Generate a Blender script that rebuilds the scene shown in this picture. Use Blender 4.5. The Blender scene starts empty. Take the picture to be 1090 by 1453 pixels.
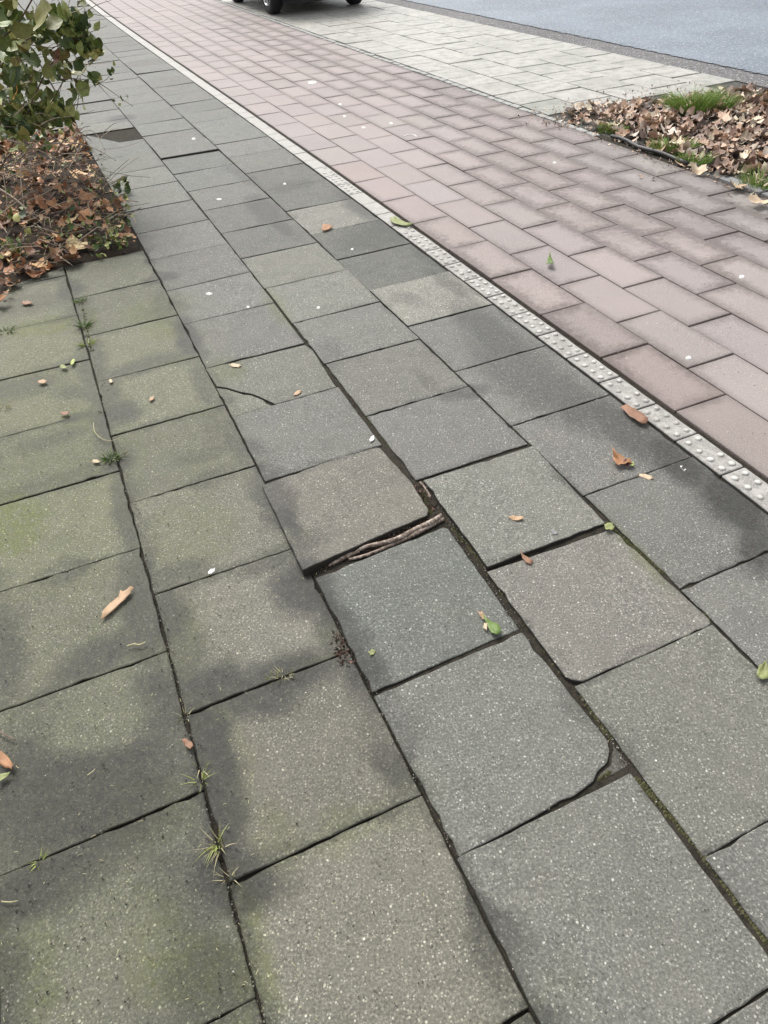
import bpy, bmesh, math, random
import numpy as np
from mathutils import Vector, Matrix, noise
R = math.radians
rnd = random.Random(11)
scene = bpy.context.scene
COL = scene.collection

# ------------------------------------------------------------------ camera, sky, sun, exposure
CH = 1.3922                      # camera height (m)
FPX, PITCH, ROLL = 980.43, .7404338, -.0630908
cam_d = bpy.data.cameras.new('camera')
cam = bpy.data.objects.new('camera', cam_d); COL.objects.link(cam)
cam_d.sensor_fit = 'VERTICAL'; cam_d.sensor_height = 36.0
cam_d.lens = FPX / 1453 * 36.0
cam_d.clip_start = .05; cam_d.clip_end = 1500
cam.matrix_world = Matrix.Translation((0, 0, CH)) @ Matrix.Rotation(math.pi/2 - PITCH, 4, 'X') @ Matrix.Rotation(ROLL, 4, 'Z')
scene.camera = cam

SUN_EL, SUN_AZ = 52, 335          # overcast: very soft sun
w = bpy.data.worlds.new('World'); scene.world = w; w.use_nodes = True
nt = w.node_tree; nt.nodes.clear()
out = nt.nodes.new('ShaderNodeOutputWorld'); bg = nt.nodes.new('ShaderNodeBackground')
sky = nt.nodes.new('ShaderNodeTexSky'); sky.sky_type = 'NISHITA'; sky.sun_disc = False
sky.sun_elevation = R(SUN_EL); sky.sun_rotation = R(SUN_AZ); sky.dust_density = 3.0; sky.air_density = 1.0
hs = nt.nodes.new('ShaderNodeHueSaturation'); hs.inputs['Saturation'].default_value = .22
nt.links.new(sky.outputs[0], hs.inputs['Color']); nt.links.new(hs.outputs[0], bg.inputs['Color'])
bg.inputs['Strength'].default_value = .135
nt.links.new(bg.outputs[0], out.inputs['Surface'])
sd = bpy.data.lights.new('sun', 'SUN'); sd.energy = 1.5; sd.angle = R(28); sd.color = (1, .97, .93)
sun = bpy.data.objects.new('sun', sd); COL.objects.link(sun)
az = R(SUN_AZ); el = R(SUN_EL)
sun.rotation_euler = Vector((math.sin(az)*math.cos(el), math.cos(az)*math.cos(el), math.sin(el))).to_track_quat('Z', 'Y').to_euler()
scene.view_settings.view_transform = 'Standard'; scene.view_settings.look = 'None'
scene.view_settings.gamma = 1; scene.view_settings.use_curve_mapping = False
scene.view_settings.exposure = .80

# ------------------------------------------------------------------ geometry of the place
_c = np.array([1.56686652e-04*1, -4.17332983e-03, -3.84846273e-01, 1.64921934e+00])
_y = np.arange(-6, 90, .02)
_x = np.polyval(_c, np.clip(_y, 1, 15))
_x = np.where(_y > 15, np.polyval(_c, 15.) + np.polyval(np.polyder(_c), 15.)*(_y-15), _x)
_x = np.where(_y < 1, np.polyval(_c, 1.) + np.polyval(np.polyder(_c), 1.)*(_y-1), _x)
_s = np.concatenate([[0], np.cumsum(np.hypot(np.diff(_x), np.diff(_y)))]); _s -= np.interp(0, _y, _s)

def F(s, t=0.):
    """path frame (s along the kerb line, t to its right) -> world x, y, heading"""
    x = np.interp(s, _s, _x); y = np.interp(s, _s, _y)
    dx = np.interp(s+.05, _s, _x) - np.interp(s-.05, _s, _x); dy = np.interp(s+.05, _s, _y) - np.interp(s-.05, _s, _y)
    n = math.hypot(dx, dy); dx /= n; dy /= n
    return float(x + dy*t), float(y - dx*t), math.atan2(dy, dx) - math.pi/2

def ray(u, v):
    x, y = u-545, -(v-726.5); c, s = math.cos(ROLL), math.sin(ROLL); x, y = c*x-s*y, s*x+c*y
    cp, sp = math.cos(PITCH), math.sin(PITCH)
    return x, y*sp + FPX*cp, y*cp - FPX*sp
def G(u, v, z=0.):               # photo point -> where it lies on the ground
    d = ray(u, v); k = (z-CH)/d[2]
    return d[0]*k, d[1]*k
def at(u, v, Y):                 # photo point -> point at distance Y
    d = ray(u, v); k = Y/d[1]
    return Vector((d[0]*k, Y, CH + d[2]*k))
def ppm(u, v, Y):                # photo pixels per metre there
    p = at(u, v, Y); return FPX / (p - Vector((0, 0, CH))).length

# ------------------------------------------------------------------ object helpers
def tag(o, label=None, cat=None, group=None, kind=None):
    if label: o['label'] = label
    if cat: o['category'] = cat
    if group: o['group'] = group
    if kind: o['kind'] = kind
    return o
def link(name, me, m=None, parent=None):
    o = bpy.data.objects.new(name, me)
    if m is not None and me is not None and len(me.materials) == 0: me.materials.append(m)
    COL.objects.link(o)
    if parent: o.parent = parent
    return o
def mesh(name, vs, fs, smooth=False, uv=None):
    me = bpy.data.meshes.new(name); me.from_pydata([tuple(v) for v in vs], [], fs); me.update()
    if smooth: me.polygons.foreach_set('use_smooth', [True]*len(me.polygons))
    if uv is not None:
        ul = me.uv_layers.new(name='UVMap')
        idx = np.empty(len(me.loops), int); me.loops.foreach_get('vertex_index', idx)
        ul.data.foreach_set('uv', np.array(uv, float)[idx].ravel())
    return me
def empty(name, loc=(0, 0, 0), rz=0):
    o = bpy.data.objects.new(name, None); COL.objects.link(o); o.location = loc; o.rotation_euler = (0, 0, rz); o.empty_display_size = .1
    return o
class MB:
    def __init__(s): s.v = []; s.f = []
    def add(s, vs, fs):
        b = len(s.v); s.v += [tuple(v) for v in vs]; s.f += [tuple(i+b for i in f) for f in fs]
    def tube(s, pts, rad, n=5):
        pts = [Vector(p) for p in pts]; b = len(s.v); m = len(pts)
        for i, p in enumerate(pts):
            d = (pts[min(i+1, m-1)] - pts[max(i-1, 0)]).normalized()
            a = d.cross(Vector((.31, .2, .93))).normalized(); c = d.cross(a)
            r = rad[i] if isinstance(rad, (list, tuple)) else rad
            for k in range(n):
                t = 2*math.pi*k/n; s.v.append(tuple(p + a*(math.cos(t)*r) + c*(math.sin(t)*r)))
        for i in range(m-1):
            for k in range(n):
                s.f.append((b+i*n+k, b+i*n+(k+1) % n, b+(i+1)*n+(k+1) % n, b+(i+1)*n+k))
        s.f.append(tuple(b+k for k in range(n))[::-1]); s.f.append(tuple(b+(m-1)*n+k for k in range(n)))
    def box(s, c, d, rz=0):
        x, y, z = c; a, b_, h = d[0]/2, d[1]/2, d[2]/2; co, si = math.cos(rz), math.sin(rz)
        vs = [(x+co*i*a-si*j*b_, y+si*i*a+co*j*b_, z+k*h) for k in (-1, 1) for i, j in ((-1, -1), (1, -1), (1, 1), (-1, 1))]
        s.add(vs, [(3, 2, 1, 0), (4, 5, 6, 7), (0, 1, 5, 4), (1, 2, 6, 5), (2, 3, 7, 6), (3, 0, 4, 7)])
    def build(s, name, m=None, parent=None, smooth=False):
        return link(name, mesh(name, s.v, s.f, smooth), m, parent)

def slab_mesh(poly, ztop, thick=.05, bev=.0035, seg=.07, jit=.0009, name='slab', rnd=rnd, round_=.004):
    """polygon (ccw, world metres) -> slab with worn, slightly ragged, bevelled edges; ztop(x, y) gives the top"""
    n = len(poly); P = []
    ar = sum(poly[i][0]*poly[(i+1) % n][1]-poly[(i+1) % n][0]*poly[i][1] for i in range(n))
    if ar < 0: poly = poly[::-1]
    for i in range(n):
        a = Vector(poly[i]); b = Vector(poly[(i+1) % n]); p = Vector(poly[i-1])
        e1 = (p-a).normalized(); e2 = (b-a).normalized()
        if round_: P.append(a + e1*round_); P.append(a + (e1+e2)*round_*.35); 
        k = max(1, int((b-a).length/seg)); nn = Vector((e2.y, -e2.x))
        st = a + e2*round_; en = b - e2*round_
        for j in range(k if k > 1 else 1):
            q = st + (en-st)*(j/k)
            if j: q = q + nn*rnd.uniform(-jit, jit*.4) - nn*(rnd.uniform(.002, .006) if jit > .0014 and rnd.random() < .07 else 0)
            P.append(q)
    m = len(P); out_ = []
    for i in range(m):
        a, b, c = P[i-1], P[i], P[(i+1) % m]
        e1 = (b-a); e2 = (c-b)
        n1 = Vector((-e1.y, e1.x)); n2 = Vector((-e2.y, e2.x))
        nn = (n1.normalized() + n2.normalized())
        nn = nn.normalized() if nn.length > 1e-6 else n1.normalized()
        out_.append(b + nn*bev*rnd.uniform(.7, 1.3))
    vs = [(q.x, q.y, ztop(q.x, q.y)) for q in out_] + [(q.x, q.y, ztop(q.x, q.y)-bev*.8) for q in P] + [(q.x, q.y, ztop(q.x, q.y)-thick) for q in P]
    cx = sum(q.x for q in out_)/m; cy = sum(q.y for q in out_)/m
    vs.append((cx, cy, ztop(cx, cy))); c = len(vs)-1
    fs = [(c, i, (i+1) % m) for i in range(m)]
    fs += [(m+i, m+(i+1) % m, (i+1) % m, i) for i in range(m)]
    fs += [(2*m+i, 2*m+(i+1) % m, m+(i+1) % m, m+i) for i in range(m)]
    return vs, fs

def sheet(name, s0, s1, t0, t1, z, m, ds=.25, kind='structure', parent=None):
    ns = int((s1-s0)/ds)+1; vs = []; fs = []
    for i in range(ns+1):
        s = s0+(s1-s0)*i/ns
        for t in (t0, t1):
            x, y, _ = F(s, t); vs.append((x, y, z))
    for i in range(ns): fs.append((2*i, 2*i+1, 2*i+3, 2*i+2))
    o = link(name, mesh(name, vs, fs), m, parent)
    if kind: o['kind'] = kind
    return o

def ext(L, far, step=.4045):
    L = list(L)
    while L[-1] < far: L.append(L[-1]+step)
    return L
def pre(L, near, step=.405):
    L = list(L)
    while L[0] > near: L.insert(0, L[0]-step)
    return L
FAR = 16.2
COLS = {
 'a': dict(tr=-.001, tl=-.415, j=ext(pre([1.405, 1.818, 2.226, 2.63, 3.037, 3.436, 3.848, 4.228, 4.644, 5.058, 5.476, 5.892, 6.264, 6.613, 7.013, 7.38, 7.78, 8.19, 8.6, 9.02], .2), FAR)),
 'b': dict(tr=-.417, tl=-.838, j=ext(pre([.864, 1.281, 1.683, 2.115, 2.514, 2.919, 3.311, 3.708, 4.111, 4.507, 4.921, 5.33, 5.742, 6.135, 6.50, 6.86, 7.25, 7.64, 8.04, 8.44, 8.84], .1), FAR)),
 'c': dict(tr=-.840, tl=-1.258, j=ext(pre([1.06, 1.467, 1.88, 2.335, 2.743, 3.123, 3.542, 3.928, 4.346, 4.763, 5.17, 5.58, 5.98, 6.39, 6.80, 7.2, 7.55], .1), FAR)),
 'd': dict(tr=-1.2585, tl=-1.669, j=pre([1.202, 1.608, 2.013, 2.434, 2.836, 3.24, 3.66, 4.084, 4.517], .1)),
 'e': dict(tr=-1.671, tl=-2.083, j=pre([1.408, 1.81, 2.219, 2.62, 3.022, 3.448, 3.90, 4.40, 4.66], .1)),
 'f': dict(tr=-2.085, tl=-2.49, j=pre([1.30, 1.70, 2.10, 2.5, 2.91, 3.31, 3.72, 4.12], .1)),
}

# ------------------------------------------------------------------ the map of damp (R), moss (G) and joint dirt on the red pavers (B)
MX0, MX1, MY0, MY1, MR = -5.2, 3.6, 0.0, 15.0, .008
NX, NY = int((MX1-MX0)/MR), int((MY1-MY0)/MR)
gx, gy = np.meshgrid(np.linspace(MX0, MX1, NX), np.linspace(MY0, MY1, NY))
cp, sp = math.cos(PITCH), math.sin(PITCH)
_fw = gy*cp + CH*sp; _up = gy*sp - CH*cp
_px, _py = gx/_fw*FPX, _up/_fw*FPX
_c2, _s2 = math.cos(-ROLL), math.sin(-ROLL)
GU = 545 + (_c2*_px - _s2*_py); GV = 726.5 - (_s2*_px + _c2*_py)
del _fw, _up, _px, _py
def blobs(L):
    m = np.zeros((NY, NX), np.float32)
    for u, v, ru, rv, a, amp in L:
        bx = abs(ru)+abs(rv)
        ca, sa = math.cos(R(a)), math.sin(R(a))
        sel = (np.abs(GU-u) < bx*1.7) & (np.abs(GV-v) < bx*1.7)
        du = GU[sel]-u; dv = GV[sel]-v
        d = np.sqrt(((du*ca+dv*sa)/ru)**2 + ((-du*sa+dv*ca)/rv)**2)
        k = np.clip((1.45-d)/.95, 0, 1); k = k*k*(3-2*k)*abs(amp)
        if amp > 0: m[sel] = np.maximum(m[sel], k)
        else: m[sel] = m[sel]*(1-k)
    return m
DAMP = [(110,1120,190,120,-18,.85),(300,1100,40,190,-10,.85),(230,1000,60,60,0,.8),(330,1255,80,45,0,.85),(60,1260,130,45,-25,.8),(290,1400,70,90,0,.55),(15,1400,30,90,0,.6),(250,1290,70,60,0,.5),
 (130,1030,75,38,-15,-.75),(150,1350,110,75,-35,-.9),(95,1420,70,55,0,-.85),(120,1250,60,20,-25,-.2),
 (400,960,95,30,-12,.85),(310,970,60,32,0,.85),(365,985,60,30,0,.8),(480,935,25,20,0,.6),(560,1090,22,50,-28,.6),(285,1180,30,90,-8,.5),
 (430,835,45,42,30,.85),(400,790,70,18,-20,.55),(240,875,28,48,-5,.75),(462,885,18,34,-20,.6),(215,850,30,20,0,.6),
 (200,880,28,90,-10,.65),(140,935,80,26,-27,.7),(5,930,32,70,0,.6),(60,990,60,14,-24,.5),(215,930,30,30,0,.6),
 (388,705,28,52,-28,.65),(240,818,60,14,-18,.5),(300,815,70,10,-20,.4),(300,640,60,9,-18,.3),(335,625,14,40,-25,.4),
 (178,735,17,65,-12,.65),(145,590,18,48,-12,.65),(150,560,25,28,0,.6),(168,586,30,18,0,.75),(132,520,22,42,-10,.6),(30,548,60,15,-13,.45),(80,680,90,9,-17,.25),
 (265,478,18,36,-20,.8),(205,518,70,11,-16,.55),(290,545,16,34,-22,.5),(235,430,22,24,0,.3),(110,555,35,12,0,.5),(70,625,60,10,-17,.3),
 (745,530,95,40,36,.5),(700,475,70,24,38,.55),(805,565,85,30,36,.55),(890,610,95,28,36,.6),(960,655,60,24,38,.8),(1045,715,70,36,38,.85),(1078,775,30,46,0,.75),(820,500,30,8,38,.6),
 (560,322,45,16,15,.5),(515,292,38,16,30,.7),(620,372,40,9,30,.4),(540,335,60,18,-10,.4),(375,298,30,15,35,.6),(395,318,30,8,35,.5),(662,556,40,11,-10,.45),(605,540,26,8,38,.25),
 (172,168,19,5,-6,.95),(345,250,30,8,30,.35),(705,1310,10,120,-28,.5),(600,1150,10,40,-28,.4),(560,1020,8,60,-28,.35),
 (410,265,30,8,-12,.3),(575,425,28,10,10,.3),(640,405,40,10,35,.45),(270,1230,60,26,0,.5),(820,1000,18,45,-35,.3),(470,505,18,25,-35,.25),(300,600,20,30,-20,.2),
 (40,430,60,14,-10,.25),(110,440,20,26,0,.3),(100,1180,90,20,-25,.3)]
MOSS = [(70,900,230,620,0,.34),(60,640,170,220,0,.55),(230,560,90,200,-20,.35),(300,1380,90,90,0,.3),(15,740,60,55,0,1),(5,820,60,50,0,.5),(60,462,70,15,-12,.9),(120,455,22,26,0,.7),(110,590,50,22,-10,.7),(30,655,80,30,-10,.6),(100,520,30,18,0,.5),(40,500,60,30,0,.4),(215,440,60,20,-12,.6),(230,465,36,18,0,.7),
 (345,1290,26,60,-15,.7),(365,1380,30,60,-12,.65),(200,500,50,18,-10,.4),(320,525,30,20,0,.5),(280,660,70,30,-15,.35),(260,760,90,60,-15,.4),(90,800,110,70,-15,.45),(250,910,40,70,0,.5),(200,1150,90,60,-20,.55),(280,1380,100,60,0,.75),
 (50,1380,40,90,0,.6),(100,1120,100,80,0,.4),(220,1330,50,90,0,.5),(390,1200,40,60,0,.35),(395,440,12,30,-35,.5),(905,785,70,9,50,.5),(70,560,60,24,0,.4),(60,700,80,20,-15,.5),(470,900,20,20,0,.3),(330,1100,40,80,0,.3),(5,1350,20,90,0,.6)]
REDD = [(860,280,260,80,20,.95),(1010,300,120,80,20,1),(690,140,150,40,18,1),(850,200,160,50,18,1),(640,170,90,35,18,.7),(800,460,150,40,35,.8),(640,360,80,40,35,.75),(560,300,60,20,35,.3),(940,520,110,40,35,.5),(760,390,80,40,30,.45),
 (1020,420,90,60,30,.45),(400,60,140,26,20,.85),(500,110,90,26,20,.7),(320,80,110,26,20,.5),(350,30,90,16,20,.7),(250,50,90,20,20,.35),(580,110,60,30,18,.8),(470,140,110,25,20,.4),(960,360,150,30,25,.8),(620,340,30,10,-15,.9),(700,395,60,14,20,.7)]
Rm, Gm, Bm = blobs(DAMP), blobs(MOSS), blobs(REDD)
def seam(m, p, q, w, amp, rr):
    """grime creeping out of one joint, its width wandering along the way"""
    p = np.array(p); q = np.array(q); L = np.linalg.norm(q-p); d = (q-p)/L; pad = w*2.2
    i0 = max(0, int((min(p[0], q[0])-pad-MX0)/MR)); i1 = min(NX, int((max(p[0], q[0])+pad-MX0)/MR)+2)
    j0 = max(0, int((min(p[1], q[1])-pad-MY0)/MR)); j1 = min(NY, int((max(p[1], q[1])+pad-MY0)/MR)+2)
    if i1 <= i0 or j1 <= j0: return
    X = gx[j0:j1, i0:i1]-p[0]; Y = gy[j0:j1, i0:i1]-p[1]; al = X*d[0]+Y*d[1]; ac = np.abs(X*d[1]-Y*d[0]); over = np.maximum(0, np.maximum(-al, al-L))
    ph = [rr.uniform(0, 6.28) for _ in range(3)]; a = al/L
    ww = w*(.55+.5*np.sin(a*5+ph[0])+.3*np.sin(a*11+ph[1])).clip(.15, 1.6); am = amp*(.75+.35*np.sin(a*7+ph[2]))
    k = np.clip(1.25-np.hypot(ac, over)/ww, 0, 1); k = k*k*(3-2*k)*am
    m[j0:j1, i0:i1] = np.maximum(m[j0:j1, i0:i1], k)
rs_ = random.Random(77)
for cn, c in COLS.items():
    old = cn in 'def'
    for s0 in c['j']:
        if s0 > 14: continue
        w_, a_ = (rs_.uniform(.03, .075), rs_.uniform(.3, .75)) if old else (rs_.uniform(.008, .022), rs_.uniform(.15, .5))
        seam(Rm, F(s0, c['tl'])[:2], F(s0, c['tr'])[:2], w_, a_, rs_)
        if old: seam(Gm, F(s0, c['tl'])[:2], F(s0, c['tr'])[:2], rs_.uniform(.04, .10), rs_.uniform(.3, .7), rs_)
        w_, a_ = (rs_.uniform(.04, .085), rs_.uniform(.4, .85)) if old else (rs_.uniform(.01, .025), rs_.uniform(.2, .55))
        seam(Rm, F(s0, c['tr'])[:2], F(s0+.4, c['tr'])[:2], w_, a_, rs_)
        if old: seam(Rm, F(s0, c['tl'])[:2], F(s0+.4, c['tl'])[:2], rs_.uniform(.04, .07), rs_.uniform(.35, .7), rs_)
img = bpy.data.images.new('ground_wear', NX, NY, float_buffer=True, is_data=True)
buf = np.ones((NY, NX, 4), np.float32); buf[..., 0] = Rm; buf[..., 1] = Gm; buf[..., 2] = Bm
img.pixels.foreach_set(buf.ravel()); img.update(); img.pack()
del buf, Rm, Gm, Bm, GU, GV, gx, gy

# ------------------------------------------------------------------ materials
class NT:
    def __init__(s, name):
        s.m = bpy.data.materials.new(name); s.m.use_nodes = True; s.t = s.m.node_tree; s.b = s.t.nodes['Principled BSDF']
        s.pos = s.n('ShaderNodeNewGeometry').outputs['Position']
    def n(s, ty, **k):
        x = s.t.nodes.new(ty)
        for a, b in k.items(): setattr(x, a, b)
        return x
    def set(s, sock, v):
        if isinstance(v, bpy.types.NodeSocket): s.t.links.new(v, sock)
        elif v is not None:
            sock.default_value = v
    def noise(s, scale, detail=3, rough=.5, vec=None, out='Fac'):
        x = s.n('ShaderNodeTexNoise'); x.inputs['Scale'].default_value = scale; x.inputs['Detail'].default_value = detail; x.inputs['Roughness'].default_value = rough
        s.t.links.new(vec or s.pos, x.inputs['Vector']); return x.outputs[out]
    def vor(s, scale, out='Distance', vec=None, feature='F1'):
        x = s.n('ShaderNodeTexVoronoi', feature=feature); x.inputs['Scale'].default_value = scale
        s.t.links.new(vec or s.pos, x.inputs['Vector']); return x if out is None else x.outputs[out]
    def math(s, op, a, b=None, c=None, clamp=False):
        x = s.n('ShaderNodeMath', operation=op, use_clamp=clamp)
        s.set(x.inputs[0], a)
        if b is not None: s.set(x.inputs[1], b)
        if c is not None: s.set(x.inputs[2], c)
        return x.outputs[0]
    def mr(s, v, a, b, c=0., d=1., smooth=True):
        x = s.n('ShaderNodeMapRange', interpolation_type='SMOOTHSTEP' if smooth else 'LINEAR')
        for i, q in enumerate((v, a, b, c, d)): s.set(x.inputs[i], q)
        return x.outputs[0]
    def mix(s, f, a, b, mode='MIX'):
        x = s.n('ShaderNodeMix', data_type='RGBA', blend_type=mode)
        s.set(x.inputs['Factor'], f)
        for k, q in (('A', a), ('B', b)):
            so = [i for i in x.inputs if i.name == k and i.type == 'RGBA'][0]
            if isinstance(q, tuple) and len(q) == 3: q = (*q, 1)
            s.set(so, q)
        return [o for o in x.outputs if o.type == 'RGBA'][0]
    def ramp(s, f, stops):
        x = s.n('ShaderNodeValToRGB'); s.set(x.inputs[0], f); e = x.color_ramp.elements
        while len(e) < len(stops): e.new(.5)
        for i, (p, c) in enumerate(stops): e[i].position = p; e[i].color = (*c, 1)
        return x.outputs[0]
    def bump(s, h, dist=.002, strength=1., prev=None):
        x = s.n('ShaderNodeBump'); x.inputs['Distance'].default_value = dist; x.inputs['Strength'].default_value = strength
        s.set(x.inputs['Height'], h)
        if prev: s.t.links.new(prev, x.inputs['Normal'])
        return x.outputs[0]
    def wear(s, amp=.05):
        nz = s.noise(9, 4, .6, out='Color')
        v = s.n('ShaderNodeVectorMath', operation='MULTIPLY_ADD'); s.t.links.new(nz, v.inputs[0])
        v.inputs[1].default_value = (amp*2, amp*2, 0); s.t.links.new(s.pos, v.inputs[2])
        mp = s.n('ShaderNodeMapping'); s.t.links.new(v.outputs[0], mp.inputs['Vector'])
        W, H = MX1-MX0, MY1-MY0
        mp.inputs['Location'].default_value = ((-MX0-amp)/W, (-MY0-amp)/H, 0); mp.inputs['Scale'].default_value = (1/W, 1/H, 1)
        im = s.n('ShaderNodeTexImage'); im.image = img; im.extension = 'CLIP'; s.t.links.new(mp.outputs[0], im.inputs[0])
        sx = s.n('ShaderNodeSeparateColor'); s.t.links.new(im.outputs['Color'], sx.inputs[0]); return sx.outputs
    def done(s, col, rough, normal=None, spec=.5):
        s.set(s.b.inputs['Base Color'], (*col, 1) if isinstance(col, tuple) and len(col) == 3 else col); s.set(s.b.inputs['Roughness'], rough)
        s.set(s.b.inputs['Specular IOR Level'], spec)
        if normal: s.t.links.new(normal, s.b.inputs['Normal'])
        return s.m

def obj_color(k): return k.n('ShaderNodeObjectInfo').outputs['Color']
def obj_rand(k): return k.n('ShaderNodeObjectInfo').outputs['Random']

def mat_slab():
    k = NT('concrete_slab'); we = k.wear(.04)
    fine = k.noise(190, 4, .8); mid = k.noise(42, 4, .65); big = k.noise(5, 4, .55); grain = k.noise(600, 2, .5)
    col = k.ramp(fine, [(.30, (.038, .038, .034)), (.45, (.108, .109, .100)), (.55, (.174, .175, .160)), (.70, (.39, .388, .355))])
    col = k.mix(k.mr(mid, .35, .65, 0, .45), col, (.125, .128, .116))
    # pale stone chips and dark pits of the worn surface
    for sc, th, lim, c in ((170, .74, .34, (.40, .40, .365)), (105, .80, .27, (.46, .455, .42)), (60, .88, .18, (.60, .59, .55)), (24, .91, .07, (.82, .81, .76)), (42, .90, .10, (.70, .69, .65)), (80, .86, .22, (.03, .03, .028)), (30, .93, .10, (.035, .033, .03))):
        v = k.vor(sc, None); rr = k.n('ShaderNodeSeparateColor'); k.t.links.new(v.outputs['Color'], rr.inputs[0])
        f = k.math('MULTIPLY', k.math('GREATER_THAN', rr.outputs[0], th), k.mr(v.outputs['Distance'], lim, lim*.6))
        col = k.mix(k.math('MULTIPLY', f, .8), col, c)
    col = k.mix(k.mr(big, .3, .75, 0, .20), col, (.21, .195, .175)); col = k.mix(k.mr(k.noise(13, 5, .7), .42, .66, 0, .35), col, k.mix(1., col, (.66, .66, .64), 'MULTIPLY'))
    col = k.mix(1., col, obj_color(k), 'MULTIPLY')
    moss = k.math('MULTIPLY', we[1], k.mr(k.noise(55, 6, .75), .30, .62, .25, 1.), clamp=True)
    col = k.mix(k.math('MULTIPLY', moss, .85), col, k.mix(.5, (.095, .108, .026), k.mix(1., col, (.80, .90, .32), 'MULTIPLY')))
    damp = k.mr(k.math('ADD', we[0], k.math('MULTIPLY', k.math('MULTIPLY', k.math('SUBTRACT', k.noise(60, 8, .85), .5), 1.3), k.mr(we[0], .03, .3))), .0, .92, 0, 1, False)
    dcol = k.mix(1., col, (.10, .10, .088), 'MULTIPLY')
    col = k.mix(k.math('MULTIPLY', damp, .93), col, dcol)
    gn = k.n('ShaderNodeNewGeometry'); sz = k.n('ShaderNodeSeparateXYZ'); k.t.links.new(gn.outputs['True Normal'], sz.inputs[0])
    col = k.mix(k.mr(sz.outputs[2], .45, .2), col, (.035, .030, .024))        # joint soil on the sides, with shade under lifted edges painted in
    h = k.math('ADD', k.math('MULTIPLY', fine, .6), k.math('MULTIPLY', grain, .4))
    nrm = k.bump(h, .0022, .8); nrm = k.bump(mid, .003, .35, nrm)
    return k.done(col, k.mr(damp, 0, 1, .78, .62), nrm, .45)

def mat_red():
    k = NT('red_paver'); we = k.wear(.05)
    uv = k.n('ShaderNodeUVMap').outputs[0]; sx = k.n('ShaderNodeSeparateXYZ'); k.t.links.new(uv, sx.inputs[0])
    def ed(o, L): return k.math('MULTIPLY', k.math('MINIMUM', o, k.math('SUBTRACT', 1., o)), L)
    e = k.math('MINIMUM', ed(sx.outputs[0], .2275), ed(sx.outputs[1], .408))
    fine = k.noise(300, 3, .65); mid = k.noise(18, 4, .6); big = k.noise(2.3, 3, .5)
    col = k.ramp(fine, [(.3, (.175, .140, .130)), (.5, (.290, .246, .232)), (.7, (.42, .37, .352))])
    col = k.mix(k.mr(big, .35, .7, 0, .5), col, (.335, .285, .265))
    col = k.mix(1., col, obj_color(k), 'MULTIPLY')
    v = k.vor(55, None); rr = k.n('ShaderNodeSeparateColor'); k.t.links.new(v.outputs['Color'], rr.inputs[0])
    col = k.mix(k.math('MULTIPLY', k.math('GREATER_THAN', rr.outputs[0], .93), k.mr(v.outputs['Distance'], .14, .08)), col, (.62, .58, .55))
    # grime and damp creeping in from the joints, where the wear map has it
    wdt = k.math('MULTIPLY_ADD', k.math('MULTIPLY', we[2], k.mr(k.noise(30, 6, .75), .3, .7, .2, 1.8, False)), .066, .004)
    inn = k.math('SUBTRACT', wdt, e)
    f = k.mr(inn, -.03, .055, 0, 1)
    patch = k.math('MULTIPLY', k.mr(k.math('ADD', we[2], k.math('MULTIPLY', k.noise(6, 3, .6), .9)), 1.25, 1.6), .5)
    f = k.math('MAXIMUM', f, patch)
    col = k.mix(k.math('MULTIPLY', f, .9), col, k.mix(1., col, (.42, .385, .365), 'MULTIPLY'))
    nrm = k.bump(fine, .0018, .6); nrm = k.bump(mid, .004, .3, nrm)
    return k.done(col, k.mr(f, 0, 1, .72, .62), nrm, .5)

def mat_block():
    k = NT('studded_concrete'); fine = k.noise(260, 3, .6); mid = k.noise(22, 4, .65)
    sz = k.n('ShaderNodeSeparateXYZ'); k.t.links.new(k.pos, sz.inputs[0])
    col = k.ramp(fine, [(.3, (.17, .16, .145)), (.55, (.31, .295, .27)), (.75, (.50, .48, .45))])
    col = k.mix(k.mr(mid, .45, .62, 0, .6), col, (.46, .445, .41))
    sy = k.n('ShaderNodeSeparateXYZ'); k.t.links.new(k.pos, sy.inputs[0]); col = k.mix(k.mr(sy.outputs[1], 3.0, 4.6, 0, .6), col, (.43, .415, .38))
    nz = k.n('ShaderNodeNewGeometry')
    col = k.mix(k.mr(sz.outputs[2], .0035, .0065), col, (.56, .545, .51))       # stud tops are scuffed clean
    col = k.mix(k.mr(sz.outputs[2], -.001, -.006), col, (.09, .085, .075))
    return k.done(col, .7, k.bump(fine, .002, .6))
def mat_bay():
    k = NT('pale_concrete'); fine = k.noise(220, 3, .65); mid = k.noise(9, 5, .65); big = k.noise(1.6, 4, .6)
    col = k.ramp(fine, [(.3, (.25, .245, .225)), (.5, (.41, .402, .375)), (.7, (.55, .54, .51))])
    col = k.mix(k.mr(mid, .42, .64, 0, .8), col, (.25, .25, .225))
    col = k.mix(k.mr(big, .45, .68, 0, .55), col, (.27, .27, .24))
    v = k.vor(11, None); rr = k.n('ShaderNodeSeparateColor'); k.t.links.new(v.outputs['Color'], rr.inputs[0])
    col = k.mix(k.math('MULTIPLY', k.math('GREATER_THAN', rr.outputs[0], .86), k.mr(v.outputs['Distance'], .22, .1, 0, .6)), col, (.16, .155, .15))
    col = k.mix(1., col, obj_color(k), 'MULTIPLY')
    return k.done(col, .55, k.bump(fine, .002, .5))
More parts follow.
